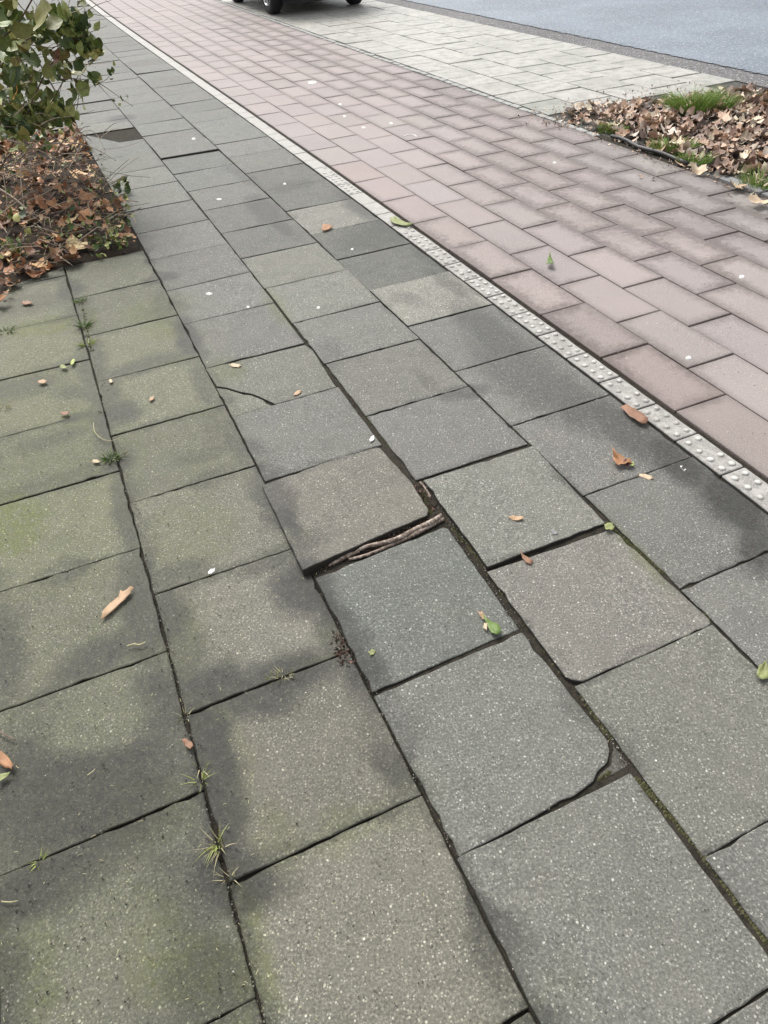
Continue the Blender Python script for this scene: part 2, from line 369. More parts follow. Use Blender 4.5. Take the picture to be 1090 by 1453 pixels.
def mat_asphalt(name, a, b, rough=.42, blue=1.0):
    k = NT(name); v = k.vor(95, None); fine = k.noise(160, 3, .6); big = k.noise(.8, 4, .6)
    rr = k.n('ShaderNodeSeparateColor'); k.t.links.new(v.outputs['Color'], rr.inputs[0])
    col = k.mix(rr.outputs[0], a, b); col = k.mix(k.mr(k.noise(26, 5, .85), .40, .60, .0, .75), col, tuple(q*.5 for q in a)); col = k.mix(k.mr(big, .35, .7, 0, .3), col, tuple(q*1.35 for q in b))
    col = k.mix(k.math('MULTIPLY', k.math('GREATER_THAN', rr.outputs[1], .93), .7), col, (.5, .5, .5))
    return k.done(col, rough, k.bump(k.math('ADD', v.outputs['Distance'], fine), .004, .7), .6)
def mat_soil(name, a, b, sc=60):
    k = NT(name); n1 = k.noise(sc, 5, .7); n2 = k.noise(sc*.2, 3, .6)
    col = k.mix(n1, a, b); col = k.mix(k.mr(n2, .45, .65, 0, .5), col, tuple(q*.6 for q in a))
    return k.done(col, .95, k.bump(n1, .01, .8), .2)
def leafmat(name, stops, island, rough=.6, trans=0.):
    k = NT(name)
    r = k.n('ShaderNodeNewGeometry').outputs['Random Per Island'] if island else obj_rand(k)
    col = k.ramp(r, stops); nz = k.noise(55, 4, .7)
    col = k.mix(k.mr(nz, .3, .7, 0, .6), col, k.mix(1., col, (.5, .42, .36), 'MULTIPLY'))
    col = k.mix(k.mr(k.noise(140, 2, .5), .5, .75, 0, .3), col, k.mix(1., col, (1.6, 1.5, 1.4), 'MULTIPLY'))
    m = k.done(col, rough, k.bump(k.noise(200, 3, .6), .002, .6), .4)
    if trans: k.b.inputs['Subsurface Weight'].default_value = 0
    return m
def plain(name, col, rough=.6, metal=0, sc=120, var=.3, spec=.5, bd=.002):
    k = NT(name); n1 = k.noise(sc, 4, .65)
    m = k.done(k.mix(n1, tuple(q*(1-var) for q in col), tuple(min(1, q*(1+var)) for q in col)), rough, k.bump(n1, bd, .6) if bd else None, spec)
    k.b.inputs['Metallic'].default_value = metal
    return m

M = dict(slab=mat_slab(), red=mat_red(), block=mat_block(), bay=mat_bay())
M['asphalt'] = mat_asphalt('road_asphalt', (.095, .120, .148), (.20, .243, .29), .5)  # blue of the reflected sky is put into the base colour
M['gutter'] = mat_asphalt('gutter_asphalt', (.085, .08, .08), (.16, .15, .145), .75)
M['joint'] = mat_soil('joint_soil', (.018, .016, .013), (.085, .074, .055), 200)
M['joint_red'] = mat_soil('joint_sand', (.075, .058, .052), (.16, .125, .113), 200)
M['joint_pale'] = mat_soil('joint_grit', (.07, .068, .06), (.17, .165, .15), 200)
M['soil'] = mat_soil('dark_soil', (.022, .017, .012), (.075, .055, .04), 90)
M['verge'] = mat_soil('verge_ground', (.05, .055, .025), (.10, .10, .05), 8)
M['moss'] = plain('moss', (.085, .083, .034), .95, sc=300, var=.5, bd=.003)
M['weed'] = plain('weed_green', (.13, .19, .05), .7, sc=60, var=.35)
M['straw'] = plain('dry_straw', (.42, .38, .22), .8, sc=80, var=.25)
M['grass'] = leafmat('grass_blade', [(0, (.13, .26, .04)), (.5, (.22, .38, .07)), (.8, (.32, .44, .11)), (1, (.44, .42, .18))], True)
DRY = [(0, (0.112, 0.082, 0.068)), (.2, (0.290, 0.205, 0.166)), (.38, (0.548, 0.385, 0.282)), (.52, (0.805, 0.591, 0.431)), (.64, (0.161, 0.115, 0.100)), (.76, (0.850, 0.755, 0.563)), (.88, (0.419, 0.279, 0.215)), (1, (0.850, 0.800, 0.700))]
RUST = [(0, (0.101, 0.050, 0.026)), (.2, (0.237, 0.107, 0.050)), (.4, (0.424, 0.205, 0.102)), (.58, (0.610, 0.331, 0.166)), (.72, (0.169, 0.086, 0.045)), (.86, (0.746, 0.456, 0.238)), (1, (0.790, 0.660, 0.357))]
M['dry'] = leafmat('dry_leaf', DRY, False); M['dry_i'] = leafmat('dry_leaf_litter', DRY, True)
M['rust'] = leafmat('rust_leaf', RUST, False); M['rust_i'] = leafmat('rust_leaf_litter', RUST, True)
GREEN = [(0, (0.049, 0.085, 0.031)), (.3, (0.097, 0.151, 0.046)), (.55, (0.182, 0.246, 0.068)), (.78, (0.317, 0.378, 0.113)), (1, (0.583, 0.549, 0.212))]
M['green'] = leafmat('green_leaf', GREEN, False, .42); M['green_i'] = leafmat('green_leaf_mass', GREEN, True, .45)
M['yellow'] = leafmat('yellowing_leaf', [(0, (.13, .16, .04)), (.5, (.24, .25, .07)), (1, (.26, .20, .08))], False, .5)
M['orange'] = plain('orange_leaf', (.60, .27, .04), .6, sc=60)
M['twig'] = plain('twig_bark', (.16, .115, .085), .85, sc=60, var=.45)
M['paletwig'] = plain('pale_twig', (.40, .33, .25), .8, sc=60, var=.4)
M['gum'] = plain('old_gum', (.60, .59, .56), .7, sc=200, var=.1)
M['white'] = plain('white_scrap', (.80, .79, .75), .7, sc=100, var=.1)
M['steel'] = plain('edging_rubber', (.035, .032, .030), .5, sc=60, var=.4)
M['kerb'] = plain('grey_kerb_stone', (.24, .24, .235), .8, sc=180, var=.4)
M['dark_kerb'] = plain('dark_kerb_stone', (.34, .34, .32), .8, sc=40, var=.7)

def pm(name, c, r, s=38, v=.42): M[name] = plain(name, c, r, sc=s, var=v); return name
pm('tan_leaf', (.44, .29, .17), .6); pm('rusty_leaf', (.25, .13, .075), .6); pm('orange_brown', (.33, .16, .07), .6); pm('pale_tan', (.55, .42, .28), .6); pm('leaf_green', (.13, .20, .045), .5); pm('olive', (.24, .26, .10), .6); pm('maroon', (.16, .07, .055), .6); pm('lime', (.36, .42, .12), .6)

# ------------------------------------------------------------------ the ground, roads and joint beds
def big_plane(name, z, m, r=400):
    o = link(name, mesh(name, [(-r, -r, z), (r, -r, z), (r, r, z), (-r, r, z)], [(0, 1, 2, 3)]), m); o['kind'] = 'structure'; return o
big_plane('ground', -.075, M['verge'])
_pv = []; _pf = []
for i in range(261):                                                 # the bedding lies lower under the sunken left-hand columns
    for t, z in ((-4.6, -.016), (-1.262, -.016), (-1.256, -.0065), (0., -.0065)):
        x, y, _ = F(-5+i*.25, t); _pv.append((x, y, z))
    if i: _pf += [((i-1)*4+j, (i-1)*4+j+1, i*4+j+1, i*4+j) for j in range(3)]
pavement = link('pavement', mesh('pavement', _pv, _pf), M['joint']); pavement['kind'] = 'structure'
kerb_strip = sheet('kerb_strip', -5, 60, 0., .13, -.012, M['joint'])
cycle_path = sheet('cycle_path', -5, 60, .13, 1.99, -.010, M['joint_red'])
bay = sheet('parking_bay', -5, 60, 1.99, 3.93, -.010, M['joint_pale'])
gutter = sheet('gutter', -5, 60, 3.93, 4.30, -.004, M['gutter'])
road = sheet('road', -5, 60, 4.27, 12.0, 0., M['asphalt'])
# a ragged edge of old tar where the road surface stops
mb = MB()
for i in range(220):
    s = -1 + i*.09; x, y, h = F(s, 4.27); a = rnd.uniform(.01, .05)
    p = [F(s-.05, 4.30), F(s+.05, 4.30), F(s+.03+rnd.uniform(-.02, .02), 4.27-a*.6), F(s-.03, 4.27-a*.5)]
    mb.add([(q[0], q[1], .0005+(.0016 if i % 2 else .0029)) for q in p], [(0, 3, 2, 1)])
mb.build('tar_edge', M['asphalt'], road)['kind'] = 'stuff'

# ------------------------------------------------------------------ grey slabs: joints read along each column (s), near to far
base_z = dict(a=0, b=0, c=0, d=-.004, e=-.005, f=-.006)
TINT = {('a', 2.63): (1.0, 1.0, 1.0), ('a', 3.037): (1.50, 1.48, 1.44), ('a', 3.436): (.78, .8, .78), ('a', 3.848): (.80, .82, .79), ('a', 4.644): (.88, .89, .87), ('a', 5.058): (.88, .9, .88),
        ('a', 4.228): (1.38, 1.35, 1.28), ('b', 1.281): (1.14, 1.10, 1.06), ('b', .864): (1.10, 1.09, 1.05), ('c', 1.88): (.98, .95, .89), ('b', 2.514): (1.10, 1.09, 1.05),
        ('b', 3.311): (1.08, 1.09, 1.04), ('b', 3.708): (1.10, 1.11, 1.05), ('b', 4.111): (.88, .89, .88), ('b', 4.507): (.86, .87, .87), ('c', 1.467): (.92, .95, .93), ('c', .66): (.95, .96, .92)}
def near(a, b): return abs(a-b) < .012
SPECIAL = {('c', 1.88), ('c', 1.467), ('b', 1.683), ('b', 1.281), ('c', 1.06), ('c', 2.743)}
def add_slab(poly, z, colname, tint=(1, 1, 1), s=3., label=None, thick=.055, bev=.0022, jit=.0021, clear=0):
    nearf = s < 5
    vs, fs = slab_mesh(poly, z, thick, bev, .028 if s < 3 else (.06 if nearf else 9), jit if nearf else 0, round_=.003 if nearf else 0)
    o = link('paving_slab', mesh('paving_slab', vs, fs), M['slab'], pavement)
    j = rnd.uniform(.88, 1.09); o.color = (tint[0]*j*rnd.uniform(.985, 1.015), tint[1]*j, tint[2]*j*rnd.uniform(.98, 1.01), 1)
    wm = (1.04, 1.02, .95) if colname in 'def' else (1.025, 1.01, .985)
    o.color = (o.color[0]*wm[0], o.color[1]*wm[1], o.color[2]*wm[2], 1)
    if label: o['label'] = label
    return o
def zplane(z0, gx=0, gy=0, cx=0, cy=0): return lambda x, y: z0 + gx*(x-cx) + gy*(y-cy)
def rect_st(s0, s1, tl, tr):
    return [F(s0, tl)[:2], F(s0, tr)[:2], F(s1, tr)[:2], F(s1, tl)[:2]]
def px_poly(pts, z):                                                 # corners traced on the photograph, laid on the slab's own tilted plane
    P = []
    for u, v in pts:
        x, y = G(u, v, 0)
        for _ in range(6): x, y = G(u, v, z(x, y))
        P.append((x, y))
    return P
for cn, c in COLS.items():
    for s0, s1 in zip(c['j'][:-1], c['j'][1:]):
        if any(cn == a and near(s0, b) for a, b in SPECIAL): continue
        if cn == 'b' and s1 < .8 and s1 > .2 and False: continue
        g = .0014 if s0 < 4 else .0034
        wob = .0025 if s0 < 5 else .003
        trr = c['tr']; tll = c['tl']
        if cn == 'c': trr -= .006*max(0, min(1, (3.9-(s0+s1)/2)/1.2))      # the joint that opens towards the root
        if cn == 'b': tll += .006*max(0, min(1, (3.9-(s0+s1)/2)/1.2))
        if cn == 'b' and s0 < 2: trr -= .005
        pl = rect_st(s0+g, s1-g, tll+g*.5+rnd.uniform(0, .001), trr-g*.5-rnd.uniform(0, .001))
        pl = [(x+rnd.uniform(-.0015, .0015), y+rnd.uniform(-.0015, .0015)) for x, y in pl]
        cx, cy = F((s0+s1)/2, (c['tl']+c['tr'])/2)[:2]
        t = (1, 1, 1)
        for (a, b), v in TINT.items():
            if a == cn and near(s0, b): t = v
        if cn in 'def': t = (.98, .97, .91)
        if s0 > 5 and t == (1, 1, 1): t = (1.0, 1.02, 1.02)
        z0 = base_z[cn] + rnd.uniform(-wob, wob)*.6
        for a_, b_, dz in (('b', 6.135, .008), ('a', 6.264, .006), ('a', 9.4245, .007), ('a', 8.6, .004), ('c', 8.3590, .007), ('c', 6.80, -.006), ('b', 8.35, .006), ('a', 3.436, -.004), ('a', 3.037, .004), ('b', 5.742, -.003)):
            if cn == a_ and near(s0, b_): z0 += dz
        add_slab(pl, zplane(z0, rnd.uniform(-.008, .008), rnd.uniform(-.008, .008), cx, cy), cn, t, s0)
# slabs lifted by the root, traced one by one
x0, y0 = F(2.1, -1.05)[:2]
zA = zplane(.009, -.008, -.045, x0, y0)
add_slab(px_poly([(371.5, 688.5), (524, 633), (539, 635), (583, 683), (608, 722), (606, 731), (560, 750), (505, 775), (429.5, 809)], zA), zA, 'c', (1.02, .98, .92), 1.9, 'brownish slab lifted by the root, above the open gap', .055)
x0, y0 = F(1.67, -1.05)[:2]
zB = zplane(.007, -.03, .035, x0, y0)
add_slab(px_poly([(447.5, 820), (628, 748), (636, 750), (737, 893), (528.5, 982.5)], zB), zB, 'c', (.90, .95, .94), 1.5, 'blue-grey tilted slab just below the root gap', .055)
x0, y0 = F(1.9, -.62)[:2]
zC = zplane(.006, -.02, -.01, x0, y0)
add_slab(px_poly([(601, 681), (756.5, 632), (859.5, 742), (692, 804)], zC), zC, 'b', (1.03, 1.03, 1.0), 1.7)
x0, y0 = F(1.48, -.62)[:2]
zD = zplane(.004, -.01, -.006, x0, y0)
add_slab(px_poly([(691, 811), (866, 751), (880, 760), (1006, 878), (1009, 884), (1004, 889), (835, 963), (826, 966.5), (812, 964), (803, 960)], zD), zD, 'b', (1.15, 1.10, 1.06), 1.3, 'pale brownish slab with a chipped near corner')
zE = zplane(.001)
add_slab(px_poly([(530.5, 988), (741, 896.5), (800, 972), (862, 1050), (865, 1066), (862, 1081), (848, 1094), (842, 1108), (815, 1128.5), (760, 1157.5), (651, 1216)], zE), zE, 'c', (.98, .99, .96), 1.1, 'grey slab with its near right corner broken off')
add_slab(px_poly([(868, 1054), (875, 1062), (892, 1084), (888, 1090), (866, 1101), (851, 1106), (850, 1098), (867, 1084)], zplane(-.006)), zplane(-.006), 'c', (.62, .6, .57), 1.1, 'small broken-off corner piece, dark', .03)
# the cracked slab: main body and the loose corner
zF = zplane(.001)
crack = [(307.5, 549), (322, 551), (338, 556), (357, 559.5), (373, 566), (391, 575)]
add_slab(px_poly([(291, 523), (433, 489), (444, 497), (477, 549), (391.8, 573.4)] + [(u+.6, v-1.0) for u, v in crack[::-1][1:]], zF), zF, 'c', (1.02, 1.02, .95), 2.8, 'cracked slab, large body', .05, .002)
add_slab(px_poly([(u-.6, v+1.0) for u, v in crack[:-1]] + [(388, 576.5), (330, 591.5)], zplane(-.002)), zplane(-.002), 'c', (.98, 1.0, .90), 2.8, 'corner piece split off by a curved crack', .05, .002)

# pavement carrying on past the planting bed
for tl, tr, s0 in ((-1.664, -1.268, 7.55), (-2.075, -1.681, 9.2), (-2.49, -2.088, 9.6)):
    J = ext([s0], FAR, .405)
    for a, b in zip(J[:-1], J[1:]):
        add_slab(rect_st(a+.004, b-.004, tl+.003, tr-.003), zplane(rnd.uniform(-.002, .002)), 'd', (1.0, 1.0, 1.02), a)
mb = MB()
for i in range(6*70):
    a = FAR+.3+(i//6)*.405 + (.2 if i % 2 else 0); t = -.001 - (i % 6)*.415
    vs, fs = slab_mesh(rect_st(a+.004, a+.401, t-.406, t), zplane(0), .05, .003, 9, 0, round_=0); mb.add(vs, fs)
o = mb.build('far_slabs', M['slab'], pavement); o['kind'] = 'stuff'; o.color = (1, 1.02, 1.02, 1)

# ------------------------------------------------------------------ studded kerb blocks
def block_mesh(studs, seed):
    r2 = random.Random(seed); mb = MB()
    vs, fs = slab_mesh([(-.046, -.0975), (.046, -.0975), (.046, .0975), (-.046, .0975)], lambda x, y: 0, .05, .003, .05, .0012, rnd=r2, round_=.004); mb.add(vs, fs)
    if studs:
        for i in range(4):
            for x in (-.022, .022):
                if r2.random() > studs: continue
                cx, cy = x+r2.uniform(-.001, .001), (-.073+i*.0487)+(.0 if x > 0 else -.004)
                rr = r2.uniform(.0098, .0115); hh = r2.uniform(.005, .0065)
                V = []
                for z, q in ((-.0005, 1.25), (.002, 1.05), (hh*.8, .75), (hh, .35)):
                    for a in range(10): V.append((cx+math.cos(a*.6283)*rr*q, cy+math.sin(a*.6283)*rr*q, z))
                FF = [(k*10+a, k*10+(a+1) % 10, (k+1)*10+(a+1) % 10, (k+1)*10+a) for k in range(3) for a in range(10)] + [tuple(30+a for a in range(10))]
                mb.add(V, FF)
    me = mesh('studded_block', mb.v, mb.f, False); me.materials.append(M['block']); return me
BV = [block_mesh(1, 1), block_mesh(1, 2), block_mesh(.95, 3)]; BP = [block_mesh(.55, 4), block_mesh(.4, 5)]; BN = [block_mesh(0, 7), block_mesh(0, 8)]
s = 1.908-.2*5
while s < 15.5:
    r_ = rnd.random()
    me = rnd.choice(BV) if s < 4.0 else (rnd.choice(BP) if s < 5.5 and r_ < .7 else rnd.choice(BN))
    if 4.3 < s < 4.9: me = rnd.choice(BN)
    if 4.9 < s < 5.2: me = rnd.choice(BV)
    if 1.45 < s < 1.65: me = BP[0]
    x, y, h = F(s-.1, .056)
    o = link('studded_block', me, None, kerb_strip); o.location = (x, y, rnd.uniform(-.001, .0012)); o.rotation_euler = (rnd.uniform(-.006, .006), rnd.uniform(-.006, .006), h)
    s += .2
mb = MB()
while s < 50:
    x, y, h = F(s-.1, .056); mb.box((x, y, -.02), (.09, .195, .04), h); s += .2
mb.build('far_blocks', M['block'], kerb_strip)['kind'] = 'stuff'

# ------------------------------------------------------------------ red pavers, 8 rows in running bond
PW, PL = .2275, .408
def paver_mesh(seed, w=PW, l=PL, g=.0024, m='red', nm='red_paver', bev=.003):
    r2 = random.Random(seed); a, b = w/2-g, l/2-g
    vs, fs = slab_mesh([(-a, -b), (a, -b), (a, b), (-a, b)], lambda x, y: 0, .05, bev, .10, .001, rnd=r2, round_=.004)
    uv = [((v[0]+a)/(2*a), (v[1]+b)/(2*b)) for v in vs]
    me = mesh(nm, vs, fs, uv=uv); me.materials.append(M[m]); return me
PM = [paver_mesh(i) for i in range(8)]
phase = [2.04, 2.235, 2.48, 2.682, 2.90, 3.12, 3.365, 3.58]
cand = []
for r_ in range(8):
    t = .125 + PW*(r_+.5); ph = phase[r_]
    while ph > .9: ph -= PL
    s = ph
    while s < 34:
        cand.append((s+PL/2, t, r_)); s += PL
def vis(x, y):
    d = Vector((x, y, -CH)); f = d.y*cp + CH*sp; up = d.y*sp - CH*cp
    if f < .1: return False
    a, b = d.x/f*FPX, up/f*FPX
    u = 545 + _c2*a - _s2*b; v = 726.5 - (_s2*a + _c2*b)
    return -60 < u < 1150 and -30 < v < 1500
mbf = MB(); fuv = []; n_ind = 0
for s, t, r_ in sorted(cand, key=lambda c: c[0]):
    x, y, h = F(s, t)
    if n_ind < 298 and vis(x, y) and s < 15.2:
        o = link('red_paver', rnd.choice(PM), None, cycle_path); n_ind += 1
        o.location = (x, y, rnd.uniform(-.0015, .0015)); o.rotation_euler = (rnd.uniform(-.006, .006), rnd.uniform(-.008, .008), h + (math.pi if rnd.random() < .5 else 0))
        j = rnd.uniform(.94, 1.06)
        if r_ == 0 and s < 2.9: j *= .86
        tt = (1.0, .965, .95) if (r_ == 0 and s < 5.2) else (1, 1, 1)
        if r_ >= 6 and s < 5: tt = (.96, 1.0, .99)
        o.color = (j*tt[0]*rnd.uniform(.975, 1.01), j*tt[1], j*tt[2]*rnd.uniform(.98, 1.02), 1)
    elif s > 2:
        a, b = PW/2-.004, PL/2-.004; co, si = math.cos(h), math.sin(h)
        c4 = [(-a, -b), (a, -b), (a, b), (-a, b)]
        mbf.add([(x+co*p-si*q, y+si*p+co*q, z) for z in (-.04, 0) for p, q in c4], [(4, 5, 6, 7), (0, 1, 5, 4), (1, 2, 6, 5), (2, 3, 7, 6), (3, 0, 4, 7)])
        fuv += [(0, 0), (1, 0), (1, 1), (0, 1)]*2
o = link('far_pavers', mesh('far_pavers', mbf.v, mbf.f, uv=fuv), M['red'], cycle_path); o['kind'] = 'stuff'

# ------------------------------------------------------------------ edging row of setts between cycle path and parking bay
sheet('edging_bed', 4.0, 30, 1.945, 2.034, -.0075, M['joint'], kind=None, parent=bay)
SM = [paver_mesh(40+i, .062, .12, .006, 'dark_kerb', 'edging_sett', .004) for i in range(5)]
s = 4.95; n = 0
while s < 16:
    x, y, h = F(s, 1.985)
    o = link('edging_sett', rnd.choice(SM), None, bay); o.location = (x, y, rnd.uniform(-.003, .004)); o.rotation_euler = (rnd.uniform(-.02, .02), rnd.uniform(-.03, .03), h+rnd.uniform(-.03, .03))
    s += .122
# parking bay slabs
BM = [paver_mesh(60+i, .4, .4, .004, 'bay', 'bay_slab', .003) for i in range(4)]
def bay_mesh(w): return [paver_mesh(90+int(w*1000)+i, w, .4, .0062, 'bay', 'bay_slab', .003) for i in range(3)]
rows = [(2.03, 2.385), (2.385, 2.785), (2.785, 3.185), (3.185, 3.585), (3.585, 3.93)]
for ri, (t0, t1) in enumerate(rows):
    V = bay_mesh(round(t1-t0, 3)); s = 3.0 + (.2 if ri % 2 else 0) + .33
    while s < 16:
        # the slabs give way to the leaf bed near us
        tc = (t0+t1)/2
        bed_s = 5.35 + (.12 if tc < 2.5 else 0)
        if s-.2 > bed_s-.15:
            x, y, h = F(s, tc)
            if vis(x, y):
                o = link('bay_slab', rnd.choice(V), None, bay); o.location = (x, y, rnd.uniform(-.002, .002)); o.rotation_euler = (rnd.uniform(-.008, .008), rnd.uniform(-.008, .008), h+(math.pi if rnd.random() < .5 else 0))
                j = rnd.uniform(.93, 1.03); o.color = (j, j*.985, j*.95, 1)
                if s < 5.9 and ri == 0: o.color = (.72, .74, .68, 1)
        s += .402
mb = MB()
for ri, (t0, t1) in enumerate(rows):
    s = 16.3
    while s < 40:
        x, y, h = F(s, (t0+t1)/2); mb.box((x, y, -.02), (t1-t0-.008, .394, .04), h); s += .402
o = mb.build('far_bay_slabs', M['bay'], bay); o['kind'] = 'stuff'

# ------------------------------------------------------------------ leaves
def leaf_simple(L, W, fold=.25, curl=.6, ser=0., twist=.3, seed=0, n=7, tip=1.3, wave=.1):
    r2 = random.Random(seed); vs = []; fs = []
    for i in range(n+1):
        f = i/n; wd = W/2*(math.sin(math.pi*min(1, f**(1/tip)*.97+.03))**.8) if 0 < i < n else (.03*W)
        a = curl*(f-.3); y = L*(math.sin(curl*f)/curl if curl else f); z = L*((1-math.cos(curl*f))/curl if curl else 0)
        tw = twist*(f-.5)
        w1 = wd*(1+r2.uniform(-ser, ser)); w2 = wd*(1+r2.uniform(-ser, ser))
        e = r2.uniform(-wave, wave)*W; e2 = r2.uniform(-wave, wave)*W
        vs += [(-w1*math.cos(tw), y, z+w1*fold-w1*math.sin(tw)+e), (0, y, z), (w2*math.cos(tw), y, z+w2*fold+w2*math.sin(tw)+e2)]
    for i in range(n):
        b = i*3; fs += [(b, b+1, b+4, b+3), (b+1, b+2, b+5, b+4)]
    return vs, fs
def leaf_lobed(Rr, lobes=5, curl=.5, seed=0, depth=.5):
    """a dry lobed leaf (plane or maple like), cupped and crumpled, with its stalk"""
    r2 = random.Random(seed); n = lobes*4; ring = []; vs = [(0, 0, 0)]
    ph = r2.uniform(0, 6); cx = r2.uniform(-.4, .4)
    for rr in (.5, 1.):
        for i in range(n):
            a = -math.pi*.5 + 2*math.pi*(i+.5)/n
            q = abs(math.sin(lobes*(a+math.pi/2)/2))**.7; rad = Rr*(1-depth*(1-q))*(1.12 if math.sin(a) > 0 else .86)
            if rr < 1: rad *= (.55)
            rad *= 1 + r2.uniform(-.10, .10)*rr
            x, y = math.cos(a)*rad, math.sin(a)*rad
            d = rad/Rr
            z = Rr*(curl*(.45*d*d + .38*d*math.sin(2*a+ph)*d + .22*d*math.sin(3*a+ph*2)) + r2.uniform(-.08, .08)*d)
            vs.append((x*(1-.25*curl*d*abs(math.sin(a+ph))), y, z))
    fs = [(0, 1+i, 1+(i+1) % n) for i in range(n)] + [(1+i, 1+n+i, 1+n+(i+1) % n, 1+(i+1) % n) for i in range(n)]
    b = len(vs); st = Rr*.9
    pts = [Vector((0, -Rr*.25, 0)), Vector((r2.uniform(-.1, .1)*st, -Rr*.25-st*.5, Rr*.1)), Vector((r2.uniform(-.3, .3)*st, -Rr*.25-st, Rr*.05))]
    for i, p in enumerate(pts):
        r0 = .0013
        vs += [(p.x-r0, p.y, p.z), (p.x+r0, p.y, p.z), (p.x, p.y, p.z+r0)]
    for i in range(2):
        for k in range(3): fs.append((b+i*3+k, b+i*3+(k+1) % 3, b+(i+1)*3+(k+1) % 3, b+(i+1)*3+k))
    return vs, fs
def xf(vs, loc, rot, sc=1.):
    m = Matrix.Translation(loc) @ rot.to_matrix().to_4x4() @ Matrix.Scale(sc, 4)
    return [tuple(m @ Vector(v)) for v in vs]
from mathutils import Euler
LOBED = [leaf_lobed(1., rnd.choice((3, 5, 5)), rnd.uniform(.35, 1.0), 100+i, rnd.uniform(.3, .55)) for i in range(10)]
OVAL = [leaf_simple(1., rnd.uniform(.5, .75), rnd.uniform(-.3, .6), rnd.uniform(.5, 2.0), .16, rnd.uniform(-.8, .8), 200+i, 6) for i in range(10)]
FRAG = [leaf_simple(1., rnd.uniform(.35, .7), rnd.uniform(-.3, .5), rnd.uniform(.3, 1.4), .45, rnd.uniform(-.7, .7), 300+i, 4, wave=.2) for i in range(10)]
def shared(kind, src, smooth=True):
    return [mesh(kind, v, f, smooth) for v, f in src]
ME_LOB, ME_OV, ME_FR = shared('dry_leaf', LOBED), shared('leaf', OVAL), shared('leaf_piece', FRAG)
def put_leaf(me, m, loc, rot, sc, parent=None, name='leaf'):
    o = bpy.data.objects.new(name, me); COL.objects.link(o)
    if len(me.materials) == 0: me.materials.append(m)
    o.material_slots[0].link = 'OBJECT'; o.material_slots[0].material = m
    o.location = loc; o.rotation_euler = rot; o.scale = (sc, sc, sc)
    if parent: o.parent = parent
    return o

# ------------------------------------------------------------------ leaf bed on the right
def inpoly(x, y, P):
    c = False; n = len(P)
    for i in range(n):
        x1, y1 = P[i]; x2, y2 = P[i-1]
        if (y1 > y) != (y2 > y) and x < (x2-x1)*(y-y1)/(y2-y1)+x1: c = not c
    return c
def edged(x, y, P):
    d = 9
    for i in range(len(P)):
        a = Vector(P[i]); b = Vector(P[i-1]); q = Vector((x, y)); e = b-a
        k = max(0, min(1, (q-a).dot(e)/e.length_squared)); d = min(d, (q-a-e*k).length)
    return d
BR = [F(5.52, 2.07)[:2], F(5.62, 2.3)[:2], F(5.60, 2.72)[:2], F(5.38, 3.0)[:2], F(5.40, 3.44)[:2], F(5.33, 3.74)[:2], F(5.25, 3.9)[:2], F(2.0, 3.9)[:2], F(1.6, 1.98)[:2], F(2.9, 1.90)[:2], F(3.45, 1.93)[:2], F(4.13, 2.03)[:2], F(4.9, 2.03)[:2]]
def mound(name, P, hmax, m, step=.07, base=-.02, inset=.12, seed=0):
    xs = [p[0] for p in P]; ys = [p[1] for p in P]; vs = []; idx = {}; fs = []
    nx = int((max(xs)-min(xs))/step)+3; ny = int((max(ys)-min(ys))/step)+3
    hf = lambda x, y: hmax*min(1, (edged(x, y, P)/inset))**.6*(.65+.5*noise.noise((x*3, y*3, seed))) if inpoly(x, y, P) else -.03
    for j in range(ny):
        for i in range(nx):
            x = min(xs)-step+i*step; y = min(ys)-step+j*step
            if inpoly(x, y, P) or edged(x, y, P) < step:
                idx[i, j] = len(vs); vs.append((x, y, base + (hf(x, y) if inpoly(x, y, P) else -.02)))
    for (i, j) in idx:
        q = [(i, j), (i+1, j), (i+1, j+1), (i, j+1)]
        if all(k in idx for k in q): fs.append(tuple(idx[k] for k in q))
    o = link(name, mesh(name, vs, fs, True), m); o['kind'] = 'structure'
    return o, (lambda x, y: base + hf(x, y))
soil_r, hr = mound('planting_soil', BR, .018, M['soil'], seed=1)
def litter(P, hf, n, mats, meshes_w, sizes, parent, name, rr, lift=.035, nind=0, pick=None, dens=None):
    """n dry leaves strewn over a polygon; the ones in `pick` become separate leaves, the rest one mass"""
    xs = [p[0] for p in P]; ys = [p[1] for p in P]; mb = MB(); k = 0; ind = 0
    while k < n:
        x, y = rr.uniform(min(xs), max(xs)), rr.uniform(min(ys), max(ys))
        if not inpoly(x, y, P): continue
        if dens and rr.random() > dens(x, y): continue
        k += 1
        src_i = rr.choices(range(3), meshes_w)[0]; i = rr.randrange(10)
        sc = rr.uniform(*sizes[src_i])*(1.3 if rr.random() < .12 else 1); rot = Euler((rr.gauss(0, .27), rr.gauss(0, .27), rr.uniform(0, 6.28)))
        z = hf(x, y) + rr.uniform(.004, lift)
        if ind < nind and vis(x, y) and (pick is None or pick(x, y)) and src_i < 2 and sc > sum(sizes[src_i])*.42:
            put_leaf((ME_LOB, ME_OV, ME_FR)[src_i][i], mats[0], (x, y, z+.012), rot, sc, parent); ind += 1
        else:
            v, f = (LOBED, OVAL, FRAG)[src_i][i]; mb.add(xf(v, (x, y, z), rot, sc), f)
    o = mb.build(name, mats[1], parent, True); o['kind'] = 'stuff'
    return o
rr = random.Random(5)
lr = empty('leaf_litter', (*F(4.6, 2.9)[:2], 0)); tag(lr, 'drift of pale brown dry leaves on the bed between cycle path and road', 'leaf litter')
def dr(x, y): return .35 + .65*min(1, edged(x, y, BR)/.35)
pr = empty('anchor') ; bpy.data.objects.remove(pr)
def reparent_zero(p): p.location = (0, 0, 0)
reparent_zero(lr)
